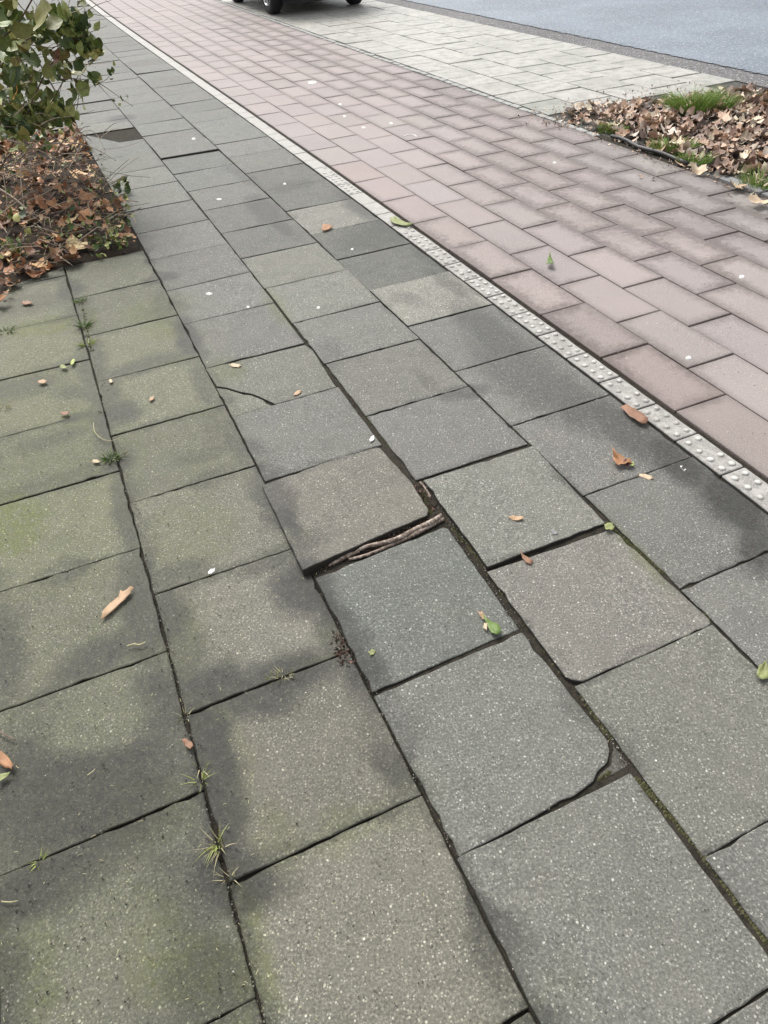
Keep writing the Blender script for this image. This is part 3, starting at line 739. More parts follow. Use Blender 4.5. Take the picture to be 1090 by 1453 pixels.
litter(BR, hr, 4600, (M['dry'], M['dry_i']), (4, 4, 8), ((.025, .06), (.035, .08), (.02, .06)), lr, 'small_leaves', rr, .022, 240, lambda x, y: True, dr)
# loose crumbs spilling from the bed over the bay slabs and red pavers
mb = MB()
for i in range(420):
    s_, t_ = rr.choice([(rr.gauss(5.62, .10), rr.uniform(2.05, 3.6)), (rr.uniform(3.2, 5.4), rr.gauss(1.93, .05)), (rr.gauss(5.35, .18), rr.gauss(2.0, .10))])
    x, y, _ = F(s_, t_); v, f = FRAG[rr.randrange(10)]
    mb.add(xf(v, (x, y, .004), Euler((rr.gauss(0, .3), rr.gauss(0, .3), rr.uniform(0, 6.3))), rr.uniform(.008, .028)), f)
o = mb.build('leaf_crumbs', M['dry_i']); tag(o, 'crumbled brown leaf bits strewn along the edge of the leaf bed', 'leaf crumbs', kind='stuff')
# black edging strip at the bed, and the low kerb nearer to us
e = MB()
for a, b in ((4.78, 4.05),):
    n = 10
    for i in range(n+1):
        pass
    P3 = []
    for i in range(n+1):
        s_ = a+(b-a)*i/n; x, y, h = F(s_, 2.01+.012*math.sin(i)); P3.append((x, y, .012+.004*math.sin(i*1.3)))
    e.tube(P3, .014, 6)
tag(e.build('edging_strip', M['steel'], None, True), 'black rubber edging strip along the front of the leaf bed', 'edging strip')
ks = [(3.75, 3.45), (3.44, 3.0), (2.99, 2.5), (2.49, 2.0)]
kr = empty('kerb_edging'); tag(kr, 'low grey kerb stones half buried under leaves beside the red pavers', 'kerb')
for a, b in ks:
    vs, fs = slab_mesh(rect_st(b, a-.005, 1.962, 2.03), zplane(.010+rnd.uniform(0, .006)), .09, .005, .06, .002)
    link('kerb_stone', mesh('kerb_stone', vs, fs), M['kerb'], kr)
# grey infill stones beside row eight, half covered in dirt
for a, b in ((3.2, 3.62), (3.63, 4.02), (4.03, 4.35), (4.36, 4.8)):
    pass
# grass tufts
def tuft(loc, n, L, r, rs, lean=(0, 0), mat='grass', seg=4, w=.0022, name='grass_tuft', spread=.5):
    mb = MB(); x0, y0, z0 = loc; lean = (lean[0]+rs.uniform(-.5, .5), lean[1]+rs.uniform(-.4, .4))
    for i in range(n):
        a = rs.uniform(0, 6.28); q = r*math.sqrt(rs.random()); px, py = x0+math.cos(a)*q*1.3, y0+math.sin(a)*q
        l = L*rs.uniform(.45, 1.1); dv = Vector((math.cos(a)*spread*rs.random()+lean[0]+rs.gauss(0, .15), math.sin(a)*spread*rs.random()+lean[1]+rs.gauss(0, .15), 1)).normalized()
        side = dv.cross(Vector((rs.uniform(-1, 1), rs.uniform(-1, 1), .2))).normalized(); p = Vector((px, py, z0)); ww = w*rs.uniform(.7, 1.4)
        V = []
        for k in range(seg+1):
            f = k/seg; V += [tuple(p-side*ww*(1-f*.95)), tuple(p+side*ww*(1-f*.95))]
            dv = (dv + Vector((math.cos(a)*.22, math.sin(a)*.22, -.12*f*2))).normalized(); p = p + dv*l/seg
        mb.add(V, [(2*k, 2*k+1, 2*k+3, 2*k+2) for k in range(seg)])
    return mb.build(name, M[mat], None, False)
rg = random.Random(8)
for (u, v, n, L, r_, lab, yoff) in ((985, 150, 900, .22, .12, 'tallest bright green grass tuft at the back of the leaf bed', 0), (1018, 148, 450, .17, .08, 'second green grass tuft just right of the tallest one in the leaf bed', 0),
        (868, 178, 240, .085, .07, 'low mossy green tuft at the left corner of the leaf bed', 0), (955, 205, 380, .10, .10, 'low spreading grass tuft behind the black edging strip', 0),
        (985, 222, 300, .10, .07, 'grass tuft in the middle of the leaf bed, nearest the large pale leaf', 0), (1084, 258, 280, .16, .09, 'long-bladed grass tuft at the right edge of the photo', 0), (1080, 135, 140, .09, .06, 'small dark tuft at the far right corner of the leaf bed', 0)):
    x, y = G(u, v, .03); o = tuft((x, y, hr(x, y)-.005), n, L, r_, rg); tag(o, lab, 'grass tuft', 'grass tufts in the leaf bed')
# big single leaves lying on the right bed edge
def single(name, u, v, me, m, sc, rot, label, cat='leaf', z=.006, group=None):
    x, y = G(u, v, z); o = put_leaf(me, M[m], (x, y, z), rot, sc, None, name); tag(o, label, cat, group); return o
single('fallen_leaf', 993, 243, ME_LOB[1], 'pale_tan', .055, Euler((.1, -.1, .4)), 'large pale lobed leaf lying at the front of the leaf bed', z=.02)
single('fallen_leaf', 1048, 265, ME_LOB[3], 'tan_leaf', .05, Euler((.1, .1, 2.0)), 'tan leaf with a long stalk at the front edge of the leaf bed', z=.02)
single('fallen_leaf', 1080, 286, ME_LOB[4], 'pale_tan', .06, Euler((0, 0, 1.2)), 'large orange-brown lobed leaf at the right edge of the photo', z=.025)
single('fallen_leaf', 1040, 281, ME_OV[2], 'dry', .06, Euler((.1, .1, 1.3)), 'yellowish leaf resting on the kerb stone below the leaf bed', z=.02)
for u, v, sc, i, lab in ((913, 252, .022, 1, 'left of two small pale leaf scraps on the red pavers'), (926, 253, .02, 3, 'right of two small pale leaf scraps on the red pavers'), (939, 236, .018, 4, 'small cream leaf scrap on the pale patch by the black edging')):
    single('leaf_scrap', u, v, ME_FR[i], 'dry', sc*1.6, Euler((0, 0, i)), lab, 'leaf scrap')

# ------------------------------------------------------------------ planting bed on the left
BL = [F(4.56, -1.262)[:2], F(7.52, -1.262)[:2], F(7.55, -1.70)[:2], F(9.1, -1.75)[:2], F(9.5, -2.6)[:2], F(9.6, -4.8)[:2], F(3.9, -4.6)[:2], F(4.0, -2.6)[:2], F(4.12, -2.1)[:2], F(4.40, -1.90)[:2], F(4.47, -1.7)[:2]]
soil_l, hl = mound('planting_bed', BL, .085, M['soil'], base=-.012, inset=.9, seed=4)
rl = random.Random(21)
ll = empty('leaf_litter'); tag(ll, 'thick rust brown leaf litter heaped under the bramble on the left', 'leaf litter')
def dl(x, y): return 1 if y < 7 else .35
BLL = BL[:6]+[F(3.75, -4.6)[:2], F(3.85, -2.6)[:2], F(3.98, -2.1)[:2], F(4.3, -1.90)[:2], F(4.43, -1.68)[:2], F(4.6, -1.5)[:2]]
litter(BLL, lambda x, y: max(hl(x, y), -.003), 6500, (M['rust'], M['rust_i']), (3, 4, 10), ((.02, .055), (.03, .08), (.012, .06)), ll, 'small_leaves', rl, .05, 230, lambda x, y: y < 6.6, dl)
mb = MB()
for i in range(260):                                                 # fine twigs and stalks lying in the litter
    u, v = rl.uniform(-10, 190), rl.uniform(190, 400); x, y = G(u, v, .05)
    if not inpoly(x, y, BLL): continue
    z = max(hl(x, y), 0)+rl.uniform(.02, .08); a = rl.uniform(0, 6.28); L = rl.uniform(.06, .28); b_ = a+rl.uniform(-.6, .6)
    mb.tube([(x, y, z), (x+math.cos(a)*L*.5, y+math.sin(a)*L*.5, z+rl.uniform(0, .05)), (x+math.cos(a)*L*.5+math.cos(b_)*L*.5, y+math.sin(a)*L*.5+math.sin(b_)*L*.5, z+rl.uniform(-.01, .04))], rl.uniform(.0009, .0026), 4)
M['twigs'] = leafmat('litter_twig', [(0, (.10, .065, .045)), (.4, (.22, .15, .10)), (.75, (.38, .30, .22)), (1, (.50, .43, .34))], True)
mb.build('small_twigs', M['twigs'], ll)['kind'] = 'stuff'
# green ivy and ground elder between the leaves
mb = MB(); iv = empty('ivy_patch'); tag(iv, 'patches of small green ivy creeping through the brown litter at the left bed edge', 'ivy')
n = 0
for cu, cv, ru, rv, k in ((165, 295, 22, 42, 62), (135, 255, 30, 30, 30), (80, 330, 40, 22, 50), (15, 345, 24, 20, 50), (150, 330, 26, 16, 60), (60, 200, 50, 30, 70), (20, 290, 30, 40, 20), (175, 260, 6, 16, 16), (110, 300, 30, 30, 30), (12, 240, 30, 30, 30)):
    for i in range(k):
        u = rl.gauss(cu, ru*.5); v = rl.gauss(cv, rv*.5); x, y = G(u, v, .08)
        z = max(hl(x, y), 0)+rl.uniform(.01, .07); sc = rl.uniform(.02, .05) if k > 28 else rl.uniform(.03, .07)
        rot = Euler((rl.gauss(.2, .5), rl.gauss(0, .5), rl.uniform(0, 6.3)))
        if sc > .048 and n < 60: put_leaf(ME_OV[rl.randrange(10)], M['green'], (x, y, z), rot, sc, iv); n += 1
        else: v_, f_ = OVAL[rl.randrange(10)]; mb.add(xf(v_, (x, y, z), rot, sc), f_)
mb.build('small_leaves', M['green_i'], iv)['kind'] = 'stuff'

# bramble bush: arching stems, leaves placed where the photograph shows them
bush = empty('bramble_bush'); tag(bush, 'straggly green bramble bush with arching stems overhanging the pavement', 'bush')
def stem(pts, r0, r1, m='twig', parent=bush, name='stem'):
    P = [at(u, v, Y) for u, v, Y in pts]; Q = []
    for i in range(len(P)-1):
        p0, p1, p2, p3 = P[max(i-1, 0)], P[i], P[i+1], P[min(i+2, len(P)-1)]
        for k in range(5):
            f = k/5; Q.append(.5*((2*p1)+(p2-p0)*f+(2*p0-5*p1+4*p2-p3)*f*f+(3*p1-p0-3*p2+p3)*f**3))
    Q.append(P[-1]); mb = MB(); mb.tube(Q, [r0+(r1-r0)*i/(len(Q)-1) for i in range(len(Q))], 5)
    return mb.build(name, M[m], parent, True), Q
ST = [([(-10, 260, 4.9), (30, 180, 4.7), (70, 95, 4.5), (115, 60, 4.4), (140, 72, 4.35)], .006, .002), ([(-20, 120, 4.6), (30, 62, 4.5), (80, 42, 4.4), (105, 38, 4.4)], .005, .0018),
 ([(20, 220, 5.0), (70, 150, 4.8), (100, 105, 4.7), (140, 118, 4.6), (170, 138, 4.5), (189, 151, 4.45)], .004, .0012), ([(140, 118, 4.6), (152, 112, 4.57), (158, 100, 4.55)], .002, .001),
 ([(0, 150, 5.0), (40, 120, 4.9), (90, 85, 4.8)], .004, .002), ([(60, 250, 5.2), (95, 190, 5.0), (110, 150, 4.9), (115, 85, 4.6)], .0045, .0015), ([(-10, 60, 4.3), (20, 40, 4.2), (45, 0, 4.1), (60, -30, 4.0)], .005, .003),
 ([(10, -20, 4.0), (35, 15, 4.0), (60, 20, 4.0)], .003, .0015), ([(-10, 200, 4.9), (40, 165, 4.8), (100, 180, 4.8), (130, 200, 4.8)], .004, .002)]
for pts, a, b in ST: stem(pts, a, b)
PALE = [([(-5, 195, 4.6), (40, 207, 4.6), (90, 232, 4.7), (125, 268, 4.9), (150, 305, 4.6)], .005, .003), ([(-5, 265, 4.4), (25, 285, 4.3), (55, 315, 4.2), (70, 330, 4.1)], .006, .004), ([(20, 225, 4.7), (70, 205, 4.7), (120, 205, 5.0), (165, 228, 5.0)], .004, .002),
 ([(40, 330, 4.2), (30, 240, 4.5), (60, 250, 4.6), (75, 225, 4.7), (100, 260, 4.8)], .003, .002), ([(-5, 245, 4.6), (50, 250, 4.6), (85, 240, 4.7)], .003, .002), ([(90, 200, 5.0), (130, 185, 5.2), (150, 215, 5.1)], .003, .0015),
 ([(95, 245, 4.8), (110, 215, 5.0), (125, 185, 5.1)], .0025, .0015), ([(0, 320, 4.2), (10, 290, 4.3), (5, 250, 4.4)], .003, .002), ([(100, 150, 5.1), (112, 185, 5.1), (130, 210, 5.1), (150, 240, 5.0)], .003, .0015)]
for pts, a, b in PALE: stem(pts, a, b, 'paletwig', bush, 'dry_stem')
for i in range(60):
    u, v = rl.uniform(-10, 120), rl.uniform(10, 190); Y = rl.uniform(4.3, 4.9); a = rl.uniform(-1.4, .3); L = rl.uniform(25, 70)
    stem([(u, v, Y), (u+math.cos(a)*L*.5+rl.uniform(-5, 5), v+math.sin(a)*L*.5+rl.uniform(-7, 7), Y-.02), (u+math.cos(a)*L, v+math.sin(a)*L, Y)], rl.uniform(.0015, .0028), .0008, rl.choice(('paletwig', 'twig', 'twig')), bush, 'stem')
for i in range(80):
    u, v = rl.uniform(-10, 150), rl.uniform(190, 340); Y = 4.9-(v-190)*.006; a = rl.uniform(-.9, .6); L = rl.uniform(25, 80)
    stem([(u, v, Y), (u+math.cos(a)*L*.5+rl.uniform(-5, 5), v+math.sin(a)*L*.5+rl.uniform(-7, 7), Y-.02), (u+math.cos(a)*L, v+math.sin(a)*L, Y)], rl.uniform(.0015, .003), .001, rl.choice(('paletwig', 'twig')), bush, 'dry_stem')
def cluster(cu, cv, ru, rv, n, size, mats, Y=(4.3, 4.9), nind=0, parent=bush):
    global mbl
    k = 0
    for i in range(n):
        u = rl.gauss(cu, ru*.55); v = rl.gauss(cv, rv*.55); y = rl.uniform(*Y); p = at(u, v, y)
        if p.z < .03: p.z = .03
        sc = rl.uniform(*size); rot = Euler((rl.gauss(.5, .6), rl.gauss(0, .6), rl.uniform(0, 6.3)))
        if k < nind: put_leaf(ME_OV[rl.randrange(10)], M[rl.choice(mats)], p, rot, sc*1.1, parent); k += 1
        else: v_, f_ = OVAL[rl.randrange(10)]; mbl.add(xf(v_, p, rot, sc), f_)
mbl = MB()
G_ = ('green',)
cluster(20, 75, 38, 45, 57, (0.046, 0.111), G_, (4.2, 5.0), 45)
cluster(40, 110, 45, 35, 44, (0.046, 0.105), G_, (4.3, 5.0), 35)
cluster(10, 120, 30, 40, 36, (0.046, 0.111), G_, (4.3, 5.0), 20)
cluster(45, 165, 50, 26, 130, (.045, .10), ('green', 'green', 'yellow'), (4.6, 5.0), 30)
cluster(20, 190, 40, 24, 60, (.04, .09), G_, (4.5, 4.9), 14)
cluster(100, 40, 26, 17, 67, (0.041, 0.094), G_, (4.3, 4.5), 25)
cluster(118, 70, 20, 15, 67, (0.041, 0.087), G_, (4.3, 4.5), 25)
cluster(132, 76, 8, 8, 18, (0.041, 0.072), G_, (4.35, 4.45), 6)
cluster(60, 50, 14, 14, 30, (0.047, 0.102), G_, (4.3, 4.7), 10)
cluster(95, 100, 16, 14, 15, (0.054, 0.102), ('green', 'yellow'), (4.5, 4.7), 12)
cluster(135, 115, 12, 6, 9, (0.041, 0.072), ('green',), (4.5, 4.6), 5)
cluster(116, 132, 14, 12, 9, (0.068, 0.116), ('yellow', 'green'), (4.5, 4.7), 9)
cluster(159, 103, 4, 9, 7, (0.024, 0.043), ('green',), (4.5, 4.55), 4)
cluster(173, 143, 8, 3, 5, (0.019, 0.035), ('green',), (4.45, 4.5), 3)
cluster(85, 165, 22, 20, 37, (0.047, 0.102), G_, (4.6, 5.0), 16)
cluster(45, 170, 30, 20, 52, (0.041, 0.102), G_, (4.6, 5.0), 12)
cluster(8, 25, 20, 16, 16, (0.081, 0.145), ('yellow', 'green'), (4.0, 4.3), 14)
cluster(50, 80, 60, 70, 40, (0.054, 0.102), ('yellow',), (4.2, 4.9), 40)
mbl.build('small_leaves', M['green_i'], bush)['kind'] = 'stuff'
def bleaf(u, v, Y, L, m, rot, lab):
    o = put_leaf(ME_OV[4], M[m], at(u, v, Y), rot, L, bush); o['label'] = lab
bleaf(60, -4, 4.0, .17, 'yellow', Euler((-1.2, .2, 2.6)), 'large olive yellow leaf at the top')
bleaf(72, 20, 4.0, .12, 'yellow', Euler((-.9, .1, 3.4)), 'hanging yellow-green leaf near the top')
bleaf(10, 22, 4.0, .14, 'yellow', Euler((.5, .3, -1.2)), 'pale yellow leaf at the top left')
bleaf(18, 141, 4.4, .12, 'orange', Euler((.6, .2, -1.4)), 'single bright orange leaf')
bleaf(82, 68, 4.5, .10, 'rust', Euler((-1.1, .1, 2.9)), 'brown withered leaf hanging from a stem')

# ------------------------------------------------------------------ moss and dirt packed in the wide joints
mm = MB(); rm = random.Random(3)
def mossline(u0, v0, u1, v1, n, wpx, zz=-.004, size=(.003, .007)):
    for i in range(n):
        f = rm.random(); u = u0+(u1-u0)*f+rm.gauss(0, wpx*.4); v = v0+(v1-v0)*f+rm.gauss(0, wpx*.3); x, y = G(u, v, zz)
        r_ = rm.uniform(*size); V = []
        for a in range(5): V.append((x+math.cos(a*1.2566)*r_*rm.uniform(.7, 1.3), y+math.sin(a*1.2566)*r_*rm.uniform(.7, 1.3), zz-.004))
        V.append((x, y, zz+r_*.5)); mm.add(V, [(a, (a+1) % 5, 5) for a in range(5)])
for a in ((388, 430, 420, 470, 80, 2), (445, 490, 520, 585, 200, 3), (520, 588, 560, 640, 180, 4), (655, 760, 690, 806, 90, 3), (696, 815, 800, 955, 300, 4), (755, 640, 598, 684, 60, 1.5), (868, 750, 970, 832, 260, 4), (730, 606, 755, 630, 60, 2), (975, 838, 1010, 880, 70, 2),
          (825, 985, 870, 1050, 140, 5), (905, 1105, 1000, 1212, 220, 5), (1000, 1212, 1090, 1335, 300, 6), (835, 962, 1008, 888, 120, 2.5), (600, 700, 612, 728, 60, 5), (865, 1095, 850, 1105, 30, 3), (640, 745, 660, 770, 50, 3), (115, 425, 130, 500, 80, 3)):
    mossline(*a)
o = mm.build('joint_moss', M['moss']); tag(o, 'olive moss packed into the wide joints between the grey slabs', 'moss', kind='stuff')
# crumbs and grit lying on the slabs and in the joints
gm = MB(); rq = random.Random(17)
for i in range(2600):
    if i < 900: u, v = rq.uniform(0, 1090), rq.uniform(380, 1453)
    elif i < 1500: u, v = rq.uniform(0, 350), rq.uniform(600, 1453)
    else:
        f = rq.random(); L = rq.choice(((100, 380, 190, 715), (190, 715, 262, 1015), (262, 1015, 375, 1453), (450, 820, 530, 985), (600, 690, 690, 806), (640, 750, 740, 895), (820, 975, 893, 1090), (530, 985, 650, 1215), (430, 810, 610, 735)))
        u = L[0]+(L[2]-L[0])*f+rq.gauss(0, 4); v = L[1]+(L[3]-L[1])*f+rq.gauss(0, 3)
    x, y = G(u, v, 0); r_ = rq.uniform(.0008, .0028) if i < 1500 else rq.uniform(.0008, .0025)
    V = [(x+math.cos(a*2.094+i)*r_*rq.uniform(.6, 1.5), y+math.sin(a*2.094+i)*r_*rq.uniform(.6, 1.5), -.001) for a in range(3)]+[(x, y, r_*1.1)]
    gm.add(V, [(0, 1, 3), (1, 2, 3), (2, 0, 3)])
M['grit'] = leafmat('grit', [(0, (.05, .045, .04)), (.35, (.14, .12, .1)), (.6, (.30, .26, .2)), (.8, (.45, .42, .36)), (1, (.65, .63, .58))], True)
tag(gm.build('grit', M['grit']), 'fine grit and plant crumbs scattered over the grey slabs', 'grit', kind='stuff')
# straw slivers
gm = MB()
for i in range(150):
    u, v = (rq.uniform(0, 480), rq.uniform(780, 1453)) if i < 110 else (rq.uniform(0, 1000), rq.uniform(450, 1400)); x, y = G(u, v, 0); a = rq.uniform(0, 6.28); L = rq.uniform(.003, .010)
    gm.tube([(x, y, .001), (x+math.cos(a)*L*.5, y+math.sin(a)*L*.5, .0015), (x+math.cos(a+rq.uniform(-.2, .2))*L, y+math.sin(a+.1)*L, .001)], .0006, 3)
tag(gm.build('straw_bits', M['straw']), 'short straw slivers strewn over the darker slabs at the left', 'straw', kind='stuff')

# ------------------------------------------------------------------ the root in the gap
def gtube(pts, name, m, label=None, cat=None, n=6, parent=None):
    mb = MB(); P = []; Rr = []
    for (u, v, z, r_) in pts: x, y = G(u, v, z); P.append(Vector((x, y, z))); Rr.append(r_)
    Q = []; RQ = []
    for i in range(len(P)-1):
        for k in range(4):
            f = k/4; p0, p1, p2, p3 = P[max(i-1, 0)], P[i], P[i+1], P[min(i+2, len(P)-1)]
            Q.append(.5*((2*p1)+(p2-p0)*f+(2*p0-5*p1+4*p2-p3)*f*f+(3*p1-p0-3*p2+p3)*f**3)); RQ.append(Rr[i]+(Rr[i+1]-Rr[i])*f)
    Q.append(P[-1]); RQ.append(Rr[-1]); mb.tube(Q, RQ, n); o = mb.build(name, m, parent, True)
    if label: tag(o, label, cat)
    return o
k = NT('root_bark'); n1 = k.noise(90, 5, .75); M['root'] = k.done(k.ramp(n1, [(.36, (.06, .042, .03)), (.5, (.24, .18, .14)), (.62, (.52, .45, .38))]), .8, k.bump(n1, .004, 1.))
rt = empty('tree_root'); tag(rt, 'gnarled brown tree root lying in the open gap between two lifted slabs', 'root')
gtube([(626, 731, 0.006, 0.0065), (612, 741, 0.008, 0.0092), (588, 752, 0.005, 0.0081), (565, 764, 0.006, 0.0076), (545, 770, 0.006, 0.0065), (518, 776, 0.005, 0.0059), (505, 784, 0.002, 0.0043)], 'root_branch', M['root'], parent=rt)
gtube([(630, 736, 0.000, 0.0054), (600, 752, 0.001, 0.0076), (575, 765, -0.002, 0.0065), (552, 775, -0.002, 0.0054), (520, 788, -0.001, 0.0054), (495, 794, -0.003, 0.0043)], 'root_branch', M['root'], parent=rt)
gtube([(510, 782, 0.002, 0.0043), (495, 788, 0.000, 0.0065), (478, 797, -0.002, 0.0065), (466, 803, -0.004, 0.0033)], 'root_branch', M['root'], parent=rt)
gtube([(596, 684, -.004, .003), (603, 692, -.004, .004), (611, 706, -.004, .004)], 'root_branch', M['root'], parent=rt)
mb = MB()
for i in range(620):
    if i < 300: u, v = rq.uniform(455, 625), 0; v = 805-(u-455)*.43+rq.gauss(0, 3)
    elif i < 480: f = rq.random(); u, v = 590+f*22+rq.gauss(0, 4), 688+f*35+rq.gauss(0, 3)
    else: f = rq.random(); u, v = 478+f*12+rq.gauss(0, 5), 900+f*45
    x, y = G(u, v, -.006); v_, f_ = FRAG[rq.randrange(10)]; mb.add(xf(v_, (x, y, -.006), Euler((rq.gauss(0, .6), rq.gauss(0, .6), rq.uniform(0, 6))), rq.uniform(.004, .012)), f_)
M['crumb'] = leafmat('bark_crumb', [(0, (.03, .02, .016)), (.5, (.09, .055, .04)), (.8, (.16, .09, .065)), (1, (.26, .19, .14))], True)
tag(mb.build('leaf_crumbs', M['crumb']), 'dark reddish crumbs of leaf and bark in the open gap around the root', 'leaf crumbs', kind='stuff')

# ------------------------------------------------------------------ single leaves and scraps on the paving
def flatleaf(name, pts_px, m, label, cat, z=.004, th=.0012, curl=.006, rib=True):
    """outline traced from the photograph, laid on the paving with its edges curled up"""
    P = [Vector(G(u, v, z)) for u, v in pts_px]; c = sum(P, Vector((0, 0)))/len(P)
    rr_ = random.Random(int(pts_px[0][0])); Q = []
    for i, p in enumerate(P):
        q = P[(i+1) % len(P)]; Q.append(p); m_ = (p+q)/2; Q.append(m_+(m_-c)*rr_.uniform(-.22, .10))
    P = Q; n = len(P); vs = []
    R0 = max((p-c).length for p in P)
    for q, zz in ((1., 1.), (.5, .3)):
        for p in P:
            d = c+(p-c)*q; vs.append((d.x, d.y, z-.003+zz*curl*rr_.uniform(.2, 1.)*((p-c).length/R0)))
    vs.append((c.x, c.y, z-.003+.001)); b = len(vs)-1
    top = [(i, (i+1) % n, n+(i+1) % n, n+i) for i in range(n)]+[(n+i, n+(i+1) % n, b) for i in range(n)]
    k_ = len(vs); vs += [(x, y, zz-th) for x, y, zz in vs]
    fs = top+[tuple(k_+i for i in f[::-1]) for f in top]+[(i, k_+i, k_+(i+1) % n, (i+1) % n) for i in range(n)]
    return tag(link(name, mesh(name, vs, fs, True), M[m]), label, cat)
flatleaf('dry_leaf', [(142, 880), (146, 866), (156, 855), (168, 846), (171, 838), (180, 836), (190, 833), (186, 842), (178, 850), (168, 858), (160, 866), (150, 874)], 'tan_leaf', 'long narrow tan leaf lying on a mossy slab at the left', 'leaf', .006, curl=.012)
flatleaf('dry_leaf', [(881, 577), (889, 574), (901, 579), (912, 586), (920, 594), (917, 602), (905, 599), (893, 590)], 'rusty_leaf', 'curled brown leaf lying across the studded kerb strip', 'leaf', .012, curl=.014)
flatleaf('dry_leaf', [(867, 643), (874, 644), (884, 650), (893, 655), (898, 661), (886, 660), (876, 663), (869, 655)], 'orange_brown', 'crumpled rust brown leaf with a dark end on a grey slab below the kerb strip', 'leaf', .010, curl=.03)
flatleaf('leaf_scrap', [(884, 655), (892, 655), (897, 660), (890, 663), (884, 660)], 'maroon', 'dark shrivelled scrap tucked under the crumpled rust brown leaf', 'leaf scrap', .008, curl=.02)
flatleaf('leaf_scrap', [(894, 656), (899, 656), (900, 661), (895, 662)], 'lime', 'tiny lime green bud beside the crumpled rust brown leaf', 'leaf scrap', .006, curl=.01)
flatleaf('leaf_scrap', [(907, 672), (916, 672), (925, 674), (928, 679), (922, 681), (914, 677), (906, 675)], 'pale_tan', 'small pale tan leaf scrap on the joint right of the crumpled brown leaf', 'leaf scrap')
flatleaf('leaf_scrap', [(965, 661), (968, 660), (974, 666), (971, 668)], 'white', 'thin silvery sliver just below the studded kerb strip', 'scrap', .003)
flatleaf('dry_leaf', [(721, 734), (729, 731), (738, 732), (744, 737), (736, 739), (726, 737)], 'tan_leaf', 'slim tan leaf in the middle of the slab right of the root gap', 'leaf', .010, curl=.012)
flatleaf('dry_leaf', [(737, 781), (741, 785), (750, 790), (757, 796), (754, 802), (746, 798), (741, 791)], 'rusty_leaf', 'small rusty leaf lying over the joint between two big slabs', 'leaf', .010, curl=.012)
flatleaf('pebble', [(781, 752), (785, 750), (791, 754), (791, 758), (784, 758)], 'kerb', 'small grey pebble on the slab beside the slim tan leaf', 'pebble', .008, curl=.006)
flatleaf('leaf_scrap', [(678, 869), (684, 868), (690, 874), (692, 882), (685, 878)], 'tan_leaf', 'brown torn end of the green leaf on the tilted slab', 'leaf scrap', .008, curl=.012)
flatleaf('green_leaf', [(684, 873), (692, 878), (700, 882), (710, 888), (712, 897), (704, 903), (697, 898), (692, 888)], 'leaf_green', 'green leaf with curled edges on the near right corner of the tilted blue-grey slab', 'leaf', .008, curl=.014)
flatleaf('leaf_scrap', [(687, 884), (692, 885), (691, 895), (686, 890)], 'pale_tan', 'pale tan scrap touching the left side of the green leaf', 'leaf scrap', .008, curl=.008)
flatleaf('leaf_scrap', [(522, 925), (527, 921), (533, 922), (531, 928), (525, 930)], 'olive', 'small olive green scrap near the left edge of the tilted blue-grey slab', 'leaf scrap', .009)
flatleaf('leaf_scrap', [(857, 746), (862, 742), (869, 743), (872, 748), (868, 754), (860, 753)], 'olive', 'round olive moss clump at the meeting of three slab corners', 'moss clump', .010, curl=.012)
flatleaf('leaf_scrap', [(1076, 946), (1084, 942), (1092, 950), (1092, 962), (1080, 966), (1072, 960)], 'olive', 'olive green crumpled leaf in a joint at the right edge of the photo', 'leaf', .010, curl=.02)
flatleaf('green_leaf', [(775, 375), (777, 367), (780, 362), (784, 368), (786, 375), (780, 377)], 'leaf_green', 'small upright green leaf tip standing on a red paver', 'leaf', .02, curl=.03)
flatleaf('green_leaf', [(553, 310), (560, 308), (570, 312), (580, 316), (586, 318), (578, 321), (565, 319), (556, 316)], 'olive', 'grey-green curled leaf lying on the white kerb strip', 'leaf', .010, curl=.014)
flatleaf('dry_leaf', [(456, 324), (459, 319), (466, 319), (473, 320), (468, 325), (459, 328)], 'orange_brown', 'short orange-brown curled leaf on the palest slab in the middle distance', 'leaf', .012, curl=.014)
flatleaf('dry_leaf', [(258, 1050), (264, 1047), (272, 1052), (275, 1060), (271, 1065), (262, 1058)], 'rusty_leaf', 'small reddish leaf lying on the joint in the lower left', 'leaf', .006, curl=.01)
flatleaf('dry_leaf', [(-6, 1062), (2, 1066), (12, 1074), (20, 1086), (18, 1093), (8, 1090), (-4, 1080)], 'orange_brown', 'orange-brown leaf tip cut off by the left edge of the photo', 'leaf', .008, curl=.012)
flatleaf('dry_leaf', [(-6, 1100), (6, 1097), (16, 1096), (8, 1104), (-4, 1112)], 'olive', 'pale olive leaf right below the orange-brown tip at the left edge', 'leaf', .006, curl=.01)
gtube([(-6, 1036, .004, .0022), (8, 1043, .004, .002), (21, 1050, .003, .0016)], 'twig', M['twig'], 'short grey twig at the left edge above the orange-brown leaf tip', 'twig')
gtube([(180, 917, .003, .0016), (190, 914, .004, .002), (198, 915, .004, .0022), (207, 911, .003, .0014)], 'twig', M['straw'], 'short knobbly pale green twig on the lower left slab', 'twig')
